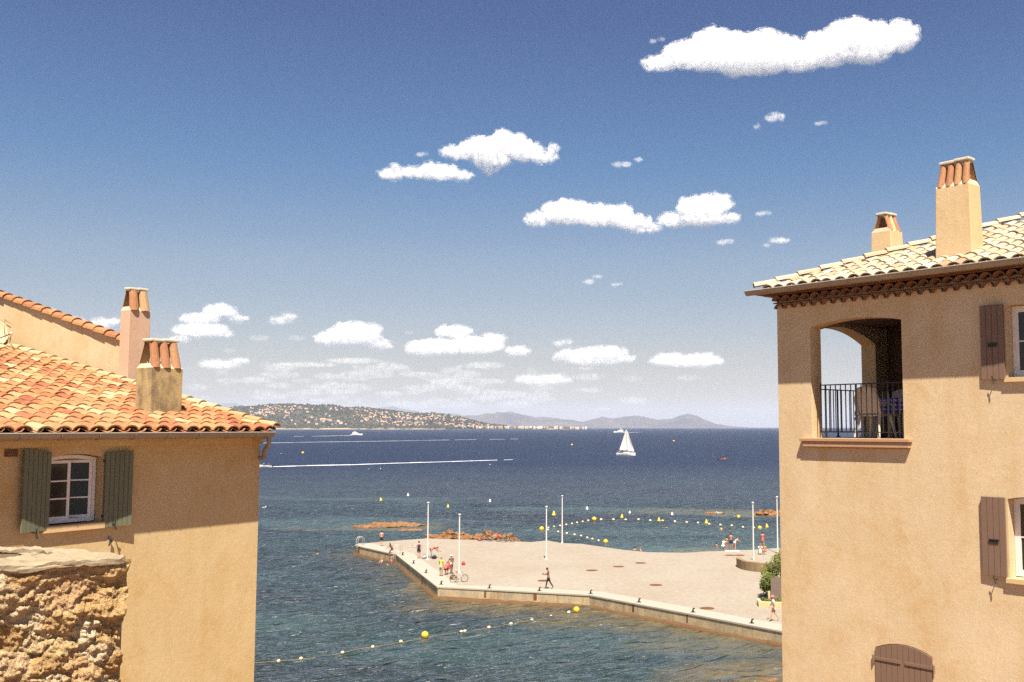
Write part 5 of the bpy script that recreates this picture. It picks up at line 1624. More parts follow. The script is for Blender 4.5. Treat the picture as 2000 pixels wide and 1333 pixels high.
T1 = np.clip(T0, tb0 - .03, tb1 + .03) + .02 * np.sin(O0 * 22) * (dt > 0); O1 = np.clip(O0, -1.48, -.77) + .025 * np.sin(T0 * 24) * (do > 0)
Z1 = tz + .012 - drop * 1.05
PX = FR.o.x + FR.d.x * T1 + FR.n.x * O1; PY = FR.o.y + FR.d.y * T1 + FR.n.y * O1
tc_ = grid_mesh('tablecloth', PX, PY, Z1, M['gingham'])
a = tc_.data.attributes.new('cloth_uv', 'FLOAT_VECTOR', 'POINT'); a.data.foreach_set('vector', np.stack([T0, O0, T0 * 0], -1).astype(np.float32).ravel())
md = tc_.modifiers.new('s', 'SOLIDIFY'); md.thickness = .006
props(tc_, 'blue and white checked cloth hanging over the loggia table', 'tablecloth')
def plastic_chair(t, o_, face, lab):
    """moulded garden chair: slatted rounded back, arms, four splayed legs"""
    base = FR.P(t, z_sill, o_)
    th = thing('chair', base, lab, 'chair')
    D = FR.n * face; Sd = D.cross(UP)
    V = lambda x, y, z: base + Sd * x + D * y + UP * z
    b = MB(); b.hexa([V(-.21, -.2, .41), V(.21, -.2, .41), V(.24, .22, .43), V(-.24, .22, .43)] + [V(-.21, -.2, .44), V(.21, -.2, .44), V(.24, .22, .46), V(-.24, .22, .46)]); b.build('seat', M['plastic'], th)
    b = MB()
    n_ = 8; vsb = []
    for off_ in (0, -.022):
        for j in range(7):
            v = j / 6
            for i in range(n_ + 1):
                x = (-.5 + i / n_) * (.40 + .04 * v)
                zt = .46 + (.44 + .05 * (1 - (2 * i / n_ - 1) ** 2)) * v
                vsb.append(V(x, -.20 - .12 * v + .03 * (2 * i / n_ - 1) ** 2 + off_, zt))
    q_ = (n_ + 1); fb = []
    for L_ in (0, 1):
        for j in range(6):
            for i in range(n_): fb.append(tuple(L_ * 7 * q_ + k for k in (j * q_ + i, j * q_ + i + 1, (j + 1) * q_ + i + 1, (j + 1) * q_ + i)))
    b.add(vsb, fb)
    b.tube([V(-.23, -.20, .44), V(-.24, -.28, .72), V(-.15, -.32, .90), V(0, -.325, .93), V(.15, -.32, .90), V(.24, -.28, .72), V(.23, -.20, .44)], .026, 7)
    b.build('backrest', M['plastic'], th)
    for s in (-1, 1):
        b = MB(); b.tube([V(s * .24, -.27, .64), V(s * .27, -.02, .66), V(s * .26, .2, .62), V(s * .25, .22, .44)], .022, 7); b.build('armrest', M['plastic'], th)
        b = MB(); b.tube([V(s * .2, .19, .43), V(s * .27, .27, 0)], [.034, .024], 7); b.build('leg', M['plastic'], th)
        b = MB(); b.tube([V(s * .2, -.18, .43), V(s * .25, -.30, 0)], [.034, .024], 7); b.build('leg', M['plastic'], th)
_tc = FR.px(1709, 800, -.50)[0]
plastic_chair(_tc, -.50, -1, 'cream plastic chair in the loggia with its back to the railing')
plastic_chair(FR.px(1745, 800, -1.7)[0], -1.75, 1, 'second cream plastic chair, half hidden behind the loggia table')
# ================================================================ far shore
def prof(pts, x):
    xs = np.array([p[0] for p in pts]); ys = np.array([p[1] for p in pts]); return np.interp(x, xs, ys)
HILL = [(250, 832), (330, 822), (400, 808), (440, 801), (480, 796), (505, 792), (540, 790), (575, 791), (610, 795), (640, 794), (670, 795), (700, 798), (730, 800), (755, 803), (790, 806), (825, 807), (850, 808), (880, 811), (905, 817), (930, 825), (955, 830), (985, 832.5), (1040, 833.3), (1110, 834)]
HY0, HY1 = 7600.0, 9300.0
def hill_z(pxx, s):
    top = prof(HILL, pxx)
    H = (835 - top) * (HY0 + (HY1 - HY0) * .85) / FPX + EYE
    f = np.clip(s / .85, 0, 1); f = 1 - (1 - f) ** 1.45
    f = np.where(s > .85, 1 - (s - .85) * 1.5, f)
    n = 0.10 * fbm(pxx * .028, s * 5, 0, 4) * np.clip(s * 5, 0, 1) * np.clip((1.0 - s) * 4, 0, 1)
    return np.maximum(2.0, H * (f + n) )
nx, ns = 420, 46
PXg, Sg = np.meshgrid(np.linspace(230, 1120, nx), np.linspace(0, 1, ns))
Yg = HY0 + (HY1 - HY0) * Sg
Zg = hill_z(PXg, Sg); Zg[0] = -1
Xg = (PXg - 1150) / FPX * Yg
def hill_mat():
    m = N('wooded_hill')
    f = m.noise(0.012, 6, 0.7); g = m.noise(0.0022, 4, 0.6)
    c = m.mix(m.ramp(f, [(0.4, (0, 0, 0)), (0.6, (1, 1, 1))]), (0.034, 0.032, 0.016, 1), (0.085, 0.072, 0.036, 1))
    c = m.mix(m.ramp(g, [(0.5, (0, 0, 0)), (0.65, (1, 1, 1))]), c, (0.055, 0.055, 0.028, 1))
    return m.fin(c, 1.0, 0.0)
M['hill'] = hill_mat()
props(grid_mesh('hill', Xg, Yg, Zg, M['hill']), kind='structure')
# shoreline rocks and sand at its foot
M['shore'] = plain('pale_shore', (0.40, 0.29, 0.18, 1), 1.0, 0.4, 0.01)
px_ = np.linspace(380, 1430, 500)
Xs = np.stack([(px_ - 1150) / FPX * (HY0 - 40), (px_ - 1150) / FPX * (HY0 + 30)]); Ys = np.stack([np.full(500, HY0 - 40.), np.full(500, HY0 + 30.)])
hs = 6 + 4 * fbm(px_ * .05, 0, 4.0, 3); hs = np.where(px_ > 700, 3.5 + 3 * fbm(px_ * .09, 0, 1.0, 3), hs) * np.clip((1120 - px_) / 40, 0, 1)
props(grid_mesh('shore', Xs, Ys, np.stack([hs * 0 - 1, hs]), M['shore']), kind='structure')
# trees as one wood
M['wood_mass'] = plain('far_trees', (0.050, 0.044, 0.020, 1), 1.0, 0.6, 0.02, spec=0.0)
fw_ = MB(); r6 = random.Random(17)
icos = bmesh.new(); bmesh.ops.create_icosphere(icos, subdivisions=1, radius=1)
iv = [v.co.copy() for v in icos.verts]; if_ = [tuple(v.index for v in f.verts) for f in icos.faces]; icos.free()
for _ in range(4200):
    q = r6.uniform(380, 990); s = r6.random() ** 1.2 * .9
    z = float(hill_z(np.array([q]), np.array([s]))[0]); y = HY0 + (HY1 - HY0) * s; x = (q - 1150) / FPX * y
    if z < 6: continue
    r = r6.uniform(4.0, 9.0); h = r * r6.uniform(.8, 1.4)
    fw_.add([Vector((x + v.x * r * 1.2, y + v.y * r, z + h * .4 + v.z * h)) for v in iv], if_)
props(fw_.build('wood', M['wood_mass'], fix=False), kind='stuff')
# houses on the hill, each one its own object
def far_house_mat():
    m = N('far_house'); c = m.ramp(m.attr('tint'), [(0.0, (0.42, 0.20, 0.11)), (0.3, (0.46, 0.27, 0.17)), (0.5, (0.48, 0.40, 0.30)), (1.0, (0.62, 0.55, 0.45))])
    return m.fin(c, .95, .05)
M['far_house'] = far_house_mat()
def house_mesh(w, d, h, wall, hip, wing):
    b = MB()
    def block(cx, cy, w, d, h, roof=3.5):
        b.box(cx, cy, h / 2 - 4, w, d, h + 8, wall)
        e = .6; x0, x1, y0, y1 = cx - w / 2 - e, cx + w / 2 + e, cy - d / 2 - e, cy + d / 2 + e
        i = d / 2 if hip else 0
        b.add([Vector(q) for q in ((x0, y0, h), (x1, y0, h), (x1, y1, h), (x0, y1, h), (x0 + i, cy, h + roof), (x1 - i, cy, h + roof))],
              [(0, 1, 5, 4), (2, 3, 4, 5), (1, 2, 5), (3, 0, 4), (3, 2, 1, 0)], random.Random(int(w * 10)).uniform(0, .3))
        for k in range(max(2, int(w / 4))):                                   # openings
            x = cx - w / 2 + (k + .5) * w / max(2, int(w / 4))
            for z in ([2.0, 5.0] if h > 6 else [2.0]): b.box(x, cy - d / 2 - .02, z, 1.2, .1, 1.6, .05)
    block(0, 0, w, d, h)
    if wing: block(w * .45, -d * .35, w * .5, d * .7, h * .7, 2.6)
    return b
protos = []
for i, a in enumerate(((15, 10, 6.5, .9, True, False), (20, 11, 7.5, .8, False, True), (12, 9, 9, .95, True, False), (24, 12, 6, .7, True, True), (17, 11, 10, 1.0, False, False))):
    protos.append(house_mesh(*a))
lab_small = 'small pale house among trees on the far hillside above the bay'
built = []
def hill_at(px, py):
    lo, hi = 0.0, .84
    ss = np.linspace(0, .84, 60)
    zz = hill_z(np.full(60, px), ss); yy = HY0 + (HY1 - HY0) * ss
    pp = 835 - (zz - EYE) * FPX / yy
    idx = np.where(pp <= py)[0]
    if len(idx) == 0: return None
    s = ss[idx[0]]; y = HY0 + (HY1 - HY0) * s
    return Vector(((px - 1150) / FPX * y, y, float(hill_z(np.array([px]), np.array([s]))[0])))
def place_house(px, py, k=None, sc=1.0):
    p = hill_at(px, py)
    if p is None: return None
    k = r6.randrange(5) if k is None else k
    if isinstance(protos[k], MB):
        protos[k] = protos[k].build('far_house', M['far_house']); o = protos[k]
    else:
        o = protos[k].copy(); COL.objects.link(o)
    o.location = p; o.rotation_euler.z = r6.uniform(-.6, .6); s = sc * r6.uniform(.75, 1.15); o.scale = (s, s, s)
    return o
n = 0; used = []
tries = 0
while n < 280 and tries < 9000:
    tries += 1
    q = r6.uniform(488, 965); top = float(prof(HILL, q))
    if q > 745: y = r6.uniform(top + 2.5, 833); dens = 1.0
    else:
        v = r6.random(); y = top + 3 + v * (831 - top)
        dens = .75 if y < top + 22 else .16
        if 570 < q < 690 and 803 < y < 822: dens = .03
    if y > 832.5 or r6.random() > dens: continue
    if any(abs(q - a) < 3.6 and abs(y - b) < 2.2 for a, b in used): continue
    o = place_house(q, y, sc=1.0)
    if o is None: continue
    used.append((q, y)); n += 1
    props(o, lab_small, 'house', 'pale houses on the far hillside')
for (q, y, k, sc, lab) in ((632, 822, 3, 2.2, 'large pale villa alone amid the dark trees low on the far hill'), (644, 824.5, 1, 1.5, 'pale villa close to the right of the large lone villa'), (508, 811, 3, 1.7, 'big pale house at the left end of the far hill'),
                        (662, 825, 0, 1.4, 'small villa among trees right of the pair of villas'), (668, 829, 4, 1.3, 'shoreline villa below the dark wood of the far hill'), (610, 817, 0, 1.4, 'white house at the upper edge of the dark wood')):
    o = place_house(q, y, k, sc)
    if o: props(o, lab, 'house')
# town along the low shore, too fine to count
tb = MB()
for _ in range(190):
    q = 890 + 260 * r6.random() ** 2.2; y = 833.6 - r6.random() * max(.3, 3.0 * (1 - (q - 900) / 330))
    Yh = r6.uniform(HY0 + 60, HY0 + 500); X_ = (q - 1150) / FPX * Yh; z = max(2, (835 - y) * Yh / FPX + EYE - 8)
    w, h = r6.uniform(8, 20), r6.uniform(6, 12)
    tb.box(X_, Yh, z / 2 + h / 2 - 2, w, 10, h + z, r6.choice((.9, .7, 1.0, .5, .25)))
props(tb.build('town', M['far_house'], fix=False), kind='stuff')
# mountains
def mount_mat(name, a, b_, sc):
    m = N(name); f = m.noise(sc, 7, 0.7, dist=.4)
    c = m.mix(m.ramp(f, [(0.4, (0, 0, 0)), (0.62, (1, 1, 1))]), a, b_); m.bump(m.noise(sc * 2, 6, .7), 1.0, 90.0); return m.fin(c, 1.0, 0.0)
def range_(name, PR, Y0, Y1, mat, seed, rough=.16):
    nx, ns = 460, 26
    P, Sx = np.meshgrid(np.linspace(PR[0][0], PR[-1][0], nx), np.linspace(0, 1, ns))
    Yy = Y0 + (Y1 - Y0) * Sx
    H = (835 - prof(PR, P)) * (Y0 + (Y1 - Y0) * .7) / FPX + EYE * .4
    f = np.where(Sx < .7, np.sin(Sx / .7 * PI / 2) ** 1.2, 1 - (Sx - .7) * 1.4)
    Zz = H * (f + rough * fbm(P * .035 + seed, Sx * 4, seed, 5, .55) * np.clip(Sx * 4, 0, 1))
    Zz[0] = -2
    return props(grid_mesh(name, (P - 1150) / FPX * Yy, Yy, Zz, mat), kind='structure')
M['mount'] = mount_mat('red_brown_massif', (0.050, 0.042, 0.042, 1), (0.115, 0.084, 0.074, 1), .0011)
M['mount2'] = mount_mat('blue_far_range', (0.07, 0.065, 0.05, 1), (0.10, 0.09, 0.07, 1), .0008)
range_('mountains', [(800, 834), (840, 820), (880, 815), (910, 813), (935, 812), (955, 808), (972, 805), (1000, 804), (1018, 809), (1045, 815), (1068, 814), (1085, 817), (1112, 820), (1140, 823), (1158, 818), (1180, 813), (1198, 816), (1222, 811), (1243, 810), (1262, 815), (1285, 821), (1308, 818), (1325, 812), (1345, 809.5), (1362, 813), (1380, 821), (1398, 828), (1425, 832), (1470, 834.8)], 19500, 24000, M['mount'], 3, .09)
range_('mountains', [(330, 806), (380, 797), (430, 789), (460, 790), (490, 797), (560, 806), (640, 806), (700, 803), (735, 798), (770, 796), (795, 800), (830, 806), (870, 807), (905, 812), (960, 822), (1040, 826), (1150, 832), (1250, 834.5)], 27000, 33000, M['mount2'], 8, .08)

# ================================================================ boats
M['hull'] = plain('white_gelcoat', (.80, .78, .74, 1), .3, .05, 2)
M['sail'] = plain('cream_sailcloth', (.80, .77, .70, 1), .85, .06, .6)
M['alu'] = plain('mast_metal', (.35, .34, .33, 1), .4, .1, metal=.5)
M['tint'] = plain('tinted_window', (.02, .025, .03, 1), .1, .1)
M['foam'] = plain('white_foam', (.80, .82, .84, 1), .9, .15, .5)
M['rubber'] = plain('red_brown_rubber', (.16, .05, .03, 1), .7, .2)
def hull(b, L, W, H, bow=.8, sheer=.25, n=14, tr=.7):
    """boat hull lofted along +X (bow at +L/2), waterline at z = 0"""
    rows = []
    for i in range(n + 1):
        u = i / n; x = -L / 2 + L * u
        k = tr + (1 - tr) * min(1, u * 2.2) if u < .45 else (1 - ((u - .45) / .55) ** 2.2)
        k = max(k, .015); z1 = H * (1 + sheer * u ** 2)
        xo = bow * (u ** 6)
        rows.append([Vector((x + xo * .5, s * W / 2 * k * a, z)) for s, a, z in ((-1, 1, z1), (-1, .86, H * .15), (-1, .45, -H * .5), (1, .45, -H * .5), (1, .86, H * .15), (1, 1, z1))])
    vs = [p for r in rows for p in r]; fs = []
    for i in range(n):
        for k in range(5): fs.append((i * 6 + k, i * 6 + k + 1, (i + 1) * 6 + k + 1, (i + 1) * 6 + k))
        fs.append((i * 6 + 5, i * 6, (i + 1) * 6, (i + 1) * 6 + 5))
    fs += [tuple(range(6)), tuple(reversed(range(n * 6, n * 6 + 6)))]
    b.add(vs, fs)
def boat_thing(name, px, py, rz, lab, cat):
    p = at_z(px, py, 0); t = thing(name, (0, 0, 0), lab, cat); return t, p
# sailing yacht
t, p = boat_thing('sailboat', 1222, 890, 0, 'white sailing yacht with full mainsail and jib out on the blue water', 'sailboat')
Ls = 36 * p.y / FPX * 1.0
b = MB(); hull(b, Ls, 3.2, 1.25); b.build('hull', M['hull'], t, smooth=True, autosmooth=40)
b = MB(); b.hexa([Vector(q) for q in ((-2.2, -.9, 1.2), (2.2, -.7, 1.35), (2.2, .7, 1.35), (-2.2, .9, 1.2), (-1.9, -.75, 1.75), (1.6, -.5, 1.75), (1.6, .5, 1.75), (-1.9, .75, 1.75))]); b.build('cabin', M['hull'], t)
b = MB(); b.bx(Vector((-1.7, -.86, 1.42)), (3.0, .1, 0), (0, .02, 0), (0, 0, .18)); b.build('cabin_window', M['tint'], t)
mh = (890 - 836) * p.y / FPX
b = MB(); b.tube([(.9, 0, 1.2), (.8, 0, mh)], [.11, .06], 8); b.build('mast', M['alu'], t)
b = MB(); b.tube([(.8, 0, 2.4), (-3.7, .3, 2.3)], .08, 7); b.build('boom', M['alu'], t)
def sail(name, A, B, C, belly, side):
    n = 14; b = MB(); vs = []; fs = []
    for i in range(n + 1):
        for j in range(n + 1):
            u, v = i / n, j / n * 1.0
            q = A.lerp(B, u).lerp(C, v)
            q = q + Vector((0, side * belly * math.sin(PI * min(1, u)) * (1 - v) * math.sin(PI * min(.95, v + .12)), 0))
            vs.append(q)
    for i in range(n):
        for j in range(n): fs.append((i * (n + 1) + j, (i + 1) * (n + 1) + j, (i + 1) * (n + 1) + j + 1, i * (n + 1) + j + 1))
    b.add(vs, fs); o = b.build(name, M['sail'], t, smooth=True, fix=False); md = o.modifiers.new('s', 'SOLIDIFY'); md.thickness = .03
sail('mainsail', Vector((.7, 0, 2.55)), Vector((-3.6, .3, 2.45)), Vector((.72, 0, mh - .3)), .9, 1)
sail('jib', Vector((4.9, 0, 1.9)), Vector((.95, .5, 2.3)), Vector((.95, 0, mh * .93)), .8, 1)
b = MB(); b.tube([(4.95, 0, 1.7), (.82, 0, mh * .95)], .02, 5); b.tube([(-4.6, 0, 1.4), (.8, 0, mh - .1)], .02, 5); b.build('stay', M['alu'], t)
b = MB()
for s in (-1, 1): b.tube([(-4.7, s * 1.0, 1.3), (-4.7, s * 1.0, 2.0), (-2.2, s * 1.3, 2.0), (-2.2, s * 1.3, 1.35)], .04, 5)
b.build('pushpit_rail', M['alu'], t)
b = MB(); b.hexa([Vector(q) for q in ((-2.6, -1, 1.6), (-1.2, -1, 1.75), (-1.2, 1, 1.75), (-2.6, 1, 1.6), (-2.4, -.9, 2.1), (-1.2, -.9, 2.2), (-1.2, .9, 2.2), (-2.4, .9, 2.1))]); b.build('sprayhood', M['c_navy'], t)
t.location = p; t.rotation_euler = (.06, 0, -.25)
# motor yacht with a flybridge
def yacht(px, py, L, rz, lab):
    t, p = boat_thing('motor_yacht', px, py, rz, lab, 'motorboat')
    b = MB(); hull(b, L, L * .24, L * .10, bow=2, sheer=.5); b.build('hull', M['hull'], t, smooth=True, autosmooth=40)
    z = L * .10
    def dk(x0, x1, w, z0, z1, rake, nm, m='hull'):
        b = MB(); b.hexa([Vector(q) for q in ((x0, -w, z0), (x1, -w * .8, z0), (x1, w * .8, z0), (x0, w, z0), (x0 + .2, -w * .9, z1), (x1 - rake, -w * .7, z1), (x1 - rake, w * .7, z1), (x0 + .2, w * .9, z1))]); b.build(nm, M[m], t)
    dk(-L * .32, L * .26, L * .095, z, z + L * .10, L * .10, 'saloon')
    dk(-L * .26, L * .215, L * .097, z + L * .042, z + L * .078, L * .036, 'saloon_window', 'tint')
    dk(-L * .34, L * .10, L * .09, z + L * .10, z + L * .15, L * .05, 'flybridge')
    dk(-L * .26, -L * .02, L * .085, z + L * .225, z + L * .238, 0, 'hardtop')
    b = MB()
    for x in (-.24, -.05): b.tube([(L * x, L * .07, z + L * .15), (L * x, L * .07, z + L * .225)], L * .008, 5); b.tube([(L * x, -L * .07, z + L * .15), (L * x, -L * .07, z + L * .225)], L * .008, 5)
    b.tube([(-L * .1, 0, z + L * .235), (-L * .13, 0, z + L * .33)], L * .008, 5); b.build('radar_arch', M['alu'], t)
    t.location = p; t.rotation_euler.z = rz; return p
def wake(pts, w, lab):
    """broken foam left on the water, following a line of pixels"""
    P_ = densify([at_z(x, y, 0) for x, y in pts], max(2.0, at_z(*pts[0], 0).y * .012))
    rr = random.Random(len(P_)); b = MB()
    n = len(P_)
    for i in range(n - 1):
        a, c = P_[i], P_[i + 1]; d = (c - a).normalized(); nn = Vector((-d.y, d.x, 0))
        if i / n > .62 and rr.random() < (i / n - .62) * 1.9: continue
        k = w * (1 - .8 * i / n) * rr.uniform(.25, 1.35); j = rr.uniform(-.8, .8) * w + .6 * w * math.sin(i * .35)
        c = c + (c - a) * .15
        z = .03; h = .10 + .08 * rr.random()
        b.add([a + nn * (j - k) + UP * z, c + nn * (j - k) + UP * z, c + nn * (j + k) + UP * z, a + nn * (j + k) + UP * z, a + nn * j + UP * (z + h), c + nn * j + UP * (z + h)], [(0, 1, 5, 4), (2, 3, 4, 5), (0, 4, 3), (1, 2, 5), (3, 2, 1, 0)])
    o = b.build('wake', M['foam'], fix=False); return props(o, kind='stuff')
yacht(696, 850.5, 21, 0, 'white motor yacht with a flybridge below the wooded far hill')
wake([(686, 850.8), (672, 851.2), (640, 852), (560, 853.2)], 2.6, '')
yacht(1210, 845.5, 30, PI, 'distant white motorboat just below the horizon beside the sail tip')
wake([(1222, 845.6), (1240, 845), (1252, 844.6)], 3, '')
wake([(510, 866), (620, 864), (760, 862), (900, 859.5), (1010, 858)], 0.12, '')
# speedboat with two riders
t, p = boat_thing('speedboat', 519, 913, PI, 'small white speedboat with two riders and a long white wake by the left house', 'motorboat')
b = MB(); hull(b, 5.2, 1.9, .62); b.build('hull', M['hull'], t, smooth=True, autosmooth=40)
b = MB(); b.hexa([Vector(q) for q in ((.3, -.7, .6), (1.0, -.5, .68), (1.0, .5, .68), (.3, .7, .6), (.35, -.6, 1.1), (.55, -.45, 1.1), (.55, .45, 1.1), (.35, .6, 1.1))]); b.build('windscreen', M['tint'], t)
b = MB(); b.box(-2.5, 0, .7, .45, .5, .9); b.build('outboard_motor', M['c_black'], t)
t.location = p; t.rotation_euler = (0, -.06, PI)
person(p + Vector((1.2, .3, .35)), A_, 'rider in red sitting at the stern of the speedboat', 'skin_tan', shirt='c_red', shorts='c_black', lt=(1.5, 1.5), rt=(1.5, 1.5), la=(.6, .4), ra=(.6, .4))
person(p + Vector((-.6, -.2, .35)), A_, 'rider in white sitting at the wheel of the speedboat', 'skin_tan', shirt='c_white', shorts='c_navy', lt=(1.5, 1.5), rt=(1.5, 1.5), la=(.9, .4), ra=(.9, .4))
wake([(526, 912.5), (545, 912), (600, 910.3), (680, 908.8), (760, 905.8), (840, 903.5), (920, 901), (1000, 898.5)], .30, '')
# inflatable dinghy
t, p = boat_thing('dinghy', 1412, 899, 0, 'dark red inflatable dinghy with two people, right of the sail', 'dinghy')
b = MB(); b.tube([(-2.1, -.7, .25), (0.6, -.75, .28), (1.7, -.45, .38), (2.2, 0, .48), (1.7, .45, .38), (.6, .75, .28), (-2.1, .7, .25)], [.24, .27, .26, .24, .26, .27, .24], 10); b.build('tube', M['rubber'], t, smooth=True)
b = MB(); b.hexa([Vector(q) for q in ((-2, -.6, .02), (1.6, -.4, .05), (1.6, .4, .05), (-2, .6, .02), (-2, -.6, .14), (1.6, -.4, .17), (1.6, .4, .17), (-2, .6, .14))]); b.build('floor', M['c_black'], t)
b = MB(); b.box(-2.15, 0, .5, .35, .35, .9); b.build('outboard_motor', M['c_black'], t)
t.location = p; t.rotation_euler.z = .2
person(p + Vector((-.9, -.15, .12)), -A_, 'person in black sitting at the stern of the dark dinghy', 'skin_dark', shirt='c_black', shorts='c_black', lt=(1.5, 1.6), rt=(1.5, 1.6), la=(.5, .4), ra=(.5, .4), lean=.2)
person(p + Vector((.7, .1, .12)), -A_, 'person in coral sitting at the bow of the dark dinghy', 'skin_tan', shirt='c_coral', shorts='c_white', lt=(1.5, 1.6), rt=(1.5, 1.6), la=(.5, .4), ra=(.5, .4), lean=.2)

# ================================================================ buoys and rope lines
M['yellow'] = plain('yellow_buoy', (.70, .44, .03, 1), .4, .12, 2)
M['bwhite'] = plain('white_buoy', (.80, .78, .72, 1), .45, .08, 2)
M['float'] = plain('cream_float', (.74, .60, .33, 1), .55, .2, 4)
M['rope'] = plain('wet_rope', (.34, .24, .10, 1), .8, .3, 5)
bp = {}
def buoy(kind, px, py, wpx, lab):
    p = at_z(px, py, 0); r = wpx * p.y / FPX / 2
    g = {'ball': 'round yellow ball buoys', 'cone': 'yellow conical buoys', 'white': 'white conical buoys'}[kind]
    if kind not in bp:
        t = thing('buoy', (0, 0, 0), lab, 'buoy', g)
        mt = M['bwhite'] if kind == 'white' else M['yellow']
        b = MB()
        if kind == 'ball': b.lathe((0, 0, .55), [(.001, -1.0), (.5, -.85), (.85, -.5), (1.0, -.05), (.96, .35), (.78, .70), (.45, .93), (.16, 1.02), (.001, 1.04)], 20)
        else: b.lathe((0, 0, 0), [(.001, -.4), (.9, -.3), (1.0, .1), (.95, .4), (.78, .55), (.55, 1.2), (.36, 1.9), (.2, 2.05), (.001, 2.1)], 18)
        b.build('float_body', mt, t, smooth=True)
        b = MB(); zt = 1.6 if kind == 'ball' else 2.1
        n = 12; b.tube([(math.cos(2 * PI * i / n) * .13, 0, zt + .08 + math.sin(2 * PI * i / n) * .13) for i in range(n + 1)], .035, 6); b.build('top_ring', M['rope'], t)
        bp[kind] = t; o = t
    else: o = copy_tree(bp[kind])
    relabel(o, lab); o.location = p; o.scale = (r, r, r); o.rotation_euler = (random.Random(int(px)).uniform(-.12, .12), random.Random(int(py)).uniform(-.12, .12), px)
    return o
for a in (('ball', 830, 1245, 14, 'big yellow ball buoy nearest the camera, on the float line'), ('ball', 1126, 1195, 12, 'big yellow ball buoy close under the sea wall'),
          ('ball', 1058, 1036, 9, 'yellow ball buoy where two float lines meet, left of the middle poles'), ('ball', 1160.5, 1017, 9, 'yellow ball buoy at the bend of the bay float line'),
          ('ball', 1183, 1061, 9, 'yellow ball buoy at the end of the float line near the far edge of paving'), ('ball', 1442.5, 1012, 7, 'yellow ball buoy left of the far right orange rock'),
          ('ball', 1484, 1034, 8, 'yellow ball buoy right of the pole on the planter'), ('ball', 591.5, 886.5, 5, 'tiny yellow ball buoy far out, right of the left roof corner'),
          ('ball', 1117, 870.5, 4, 'tiny pale ball buoy far out, left of the sailing yacht'), ('ball', 1316, 863, 3.6, 'tiny pale ball buoy far out, right of the sailing yacht'),
          ('cone', 744, 978, 5.5, 'yellow conical buoy left of the tallest left pole top'), ('cone', 875, 992, 6, 'yellow conical buoy between the two left poles'),
          ('cone', 1081.5, 1007, 8, 'yellow conical buoy between the two middle poles'), ('cone', 1214.5, 1011.5, 6.5, 'yellow conical buoy just left of a white one in the bay'),
          ('cone', 1287, 1018, 6.5, 'yellow conical buoy on the float line, middle of the bay'), ('cone', 1379.5, 1022.5, 7, 'yellow conical buoy on the float line, above the chest deep swimmer'),
          ('cone', 1498, 1030, 6.5, 'yellow conical buoy between the two right poles'),
          ('white', 797, 968.5, 4.5, 'white conical buoy farthest out, left of the tallest left pole'), ('white', 957, 980, 4.5, 'white conical buoy alone between left and middle poles'),
          ('white', 1146.5, 995, 5, 'white conical buoy just right of the middle poles'), ('white', 1230, 1003, 4.6, 'white conical buoy beside a yellow one in the bay'), ('white', 1313, 1006, 5, 'white conical buoy right of the middle of the bay')):
    buoy(*a)
def float_line(pts, lab, wpx=9):
    P_ = [at_z(x, y, 0) for x, y in pts]
    t = thing('float_line', P_[len(P_) // 2], lab, 'float line')
    dn = densify(P_, 1.2); rr = random.Random(len(pts))
    b = MB(); b.tube([q + UP * (.02 + .05 * math.sin(i * 1.3)) + Vector((rr.uniform(-.1, .1), rr.uniform(-.1, .1), 0)) for i, q in enumerate(dn)],   .014, 5); b.build('rope', M['rope'], t)
    for i, q in enumerate(P_):
        d = (P_[min(i + 1, len(P_) - 1)] - P_[max(i - 1, 0)]).normalized(); r = wpx * q.y / FPX / 2
        b = MB(); b.lathe(q + UP * r * .35 - d * r, [(.001, 0), (.35 * r, .08 * r), (.75 * r, .5 * r), (.82 * r, r), (.75 * r, 1.5 * r), (.35 * r, 1.92 * r), (.001, 2 * r)], 12, d)
        b.build('float', M['float'], t, smooth=True)
float_line([(440, 1304), (544, 1292.5), (588, 1287.5), (669, 1276), (728, 1265), (783, 1254.5), (901, 1235.5), (908, 1234.5), (955, 1227), (998, 1220), (1039, 1213), (1076, 1205.5), (1111, 1197.5)], 'line of cream floats on a rope across the near water to the sea wall', 7)
float_line([(1071, 1032), (1082, 1030), (1094, 1028), (1106, 1026), (1117, 1024), (1127, 1022), (1138, 1020), (1149, 1018)], 'line of small floats rising to the right behind the middle poles', 4.6)
float_line([(1070, 1036), (1090, 1040), (1107, 1043), (1122, 1045.5), (1135, 1048), (1147, 1051.5), (1157, 1054), (1169, 1057)], 'line of small floats slanting down to the far edge of the paving', 5)
float_line([(1174, 1016), (1198, 1016), (1222, 1016.5), (1247, 1016), (1270, 1018), (1294, 1018.5), (1318, 1020), (1341, 1021.5), (1363, 1022.5), (1385, 1025), (1407, 1026.5), (1429, 1028), (1451, 1031), (1472, 1032)], 'long line of small floats closing off the swimming bay', 5)
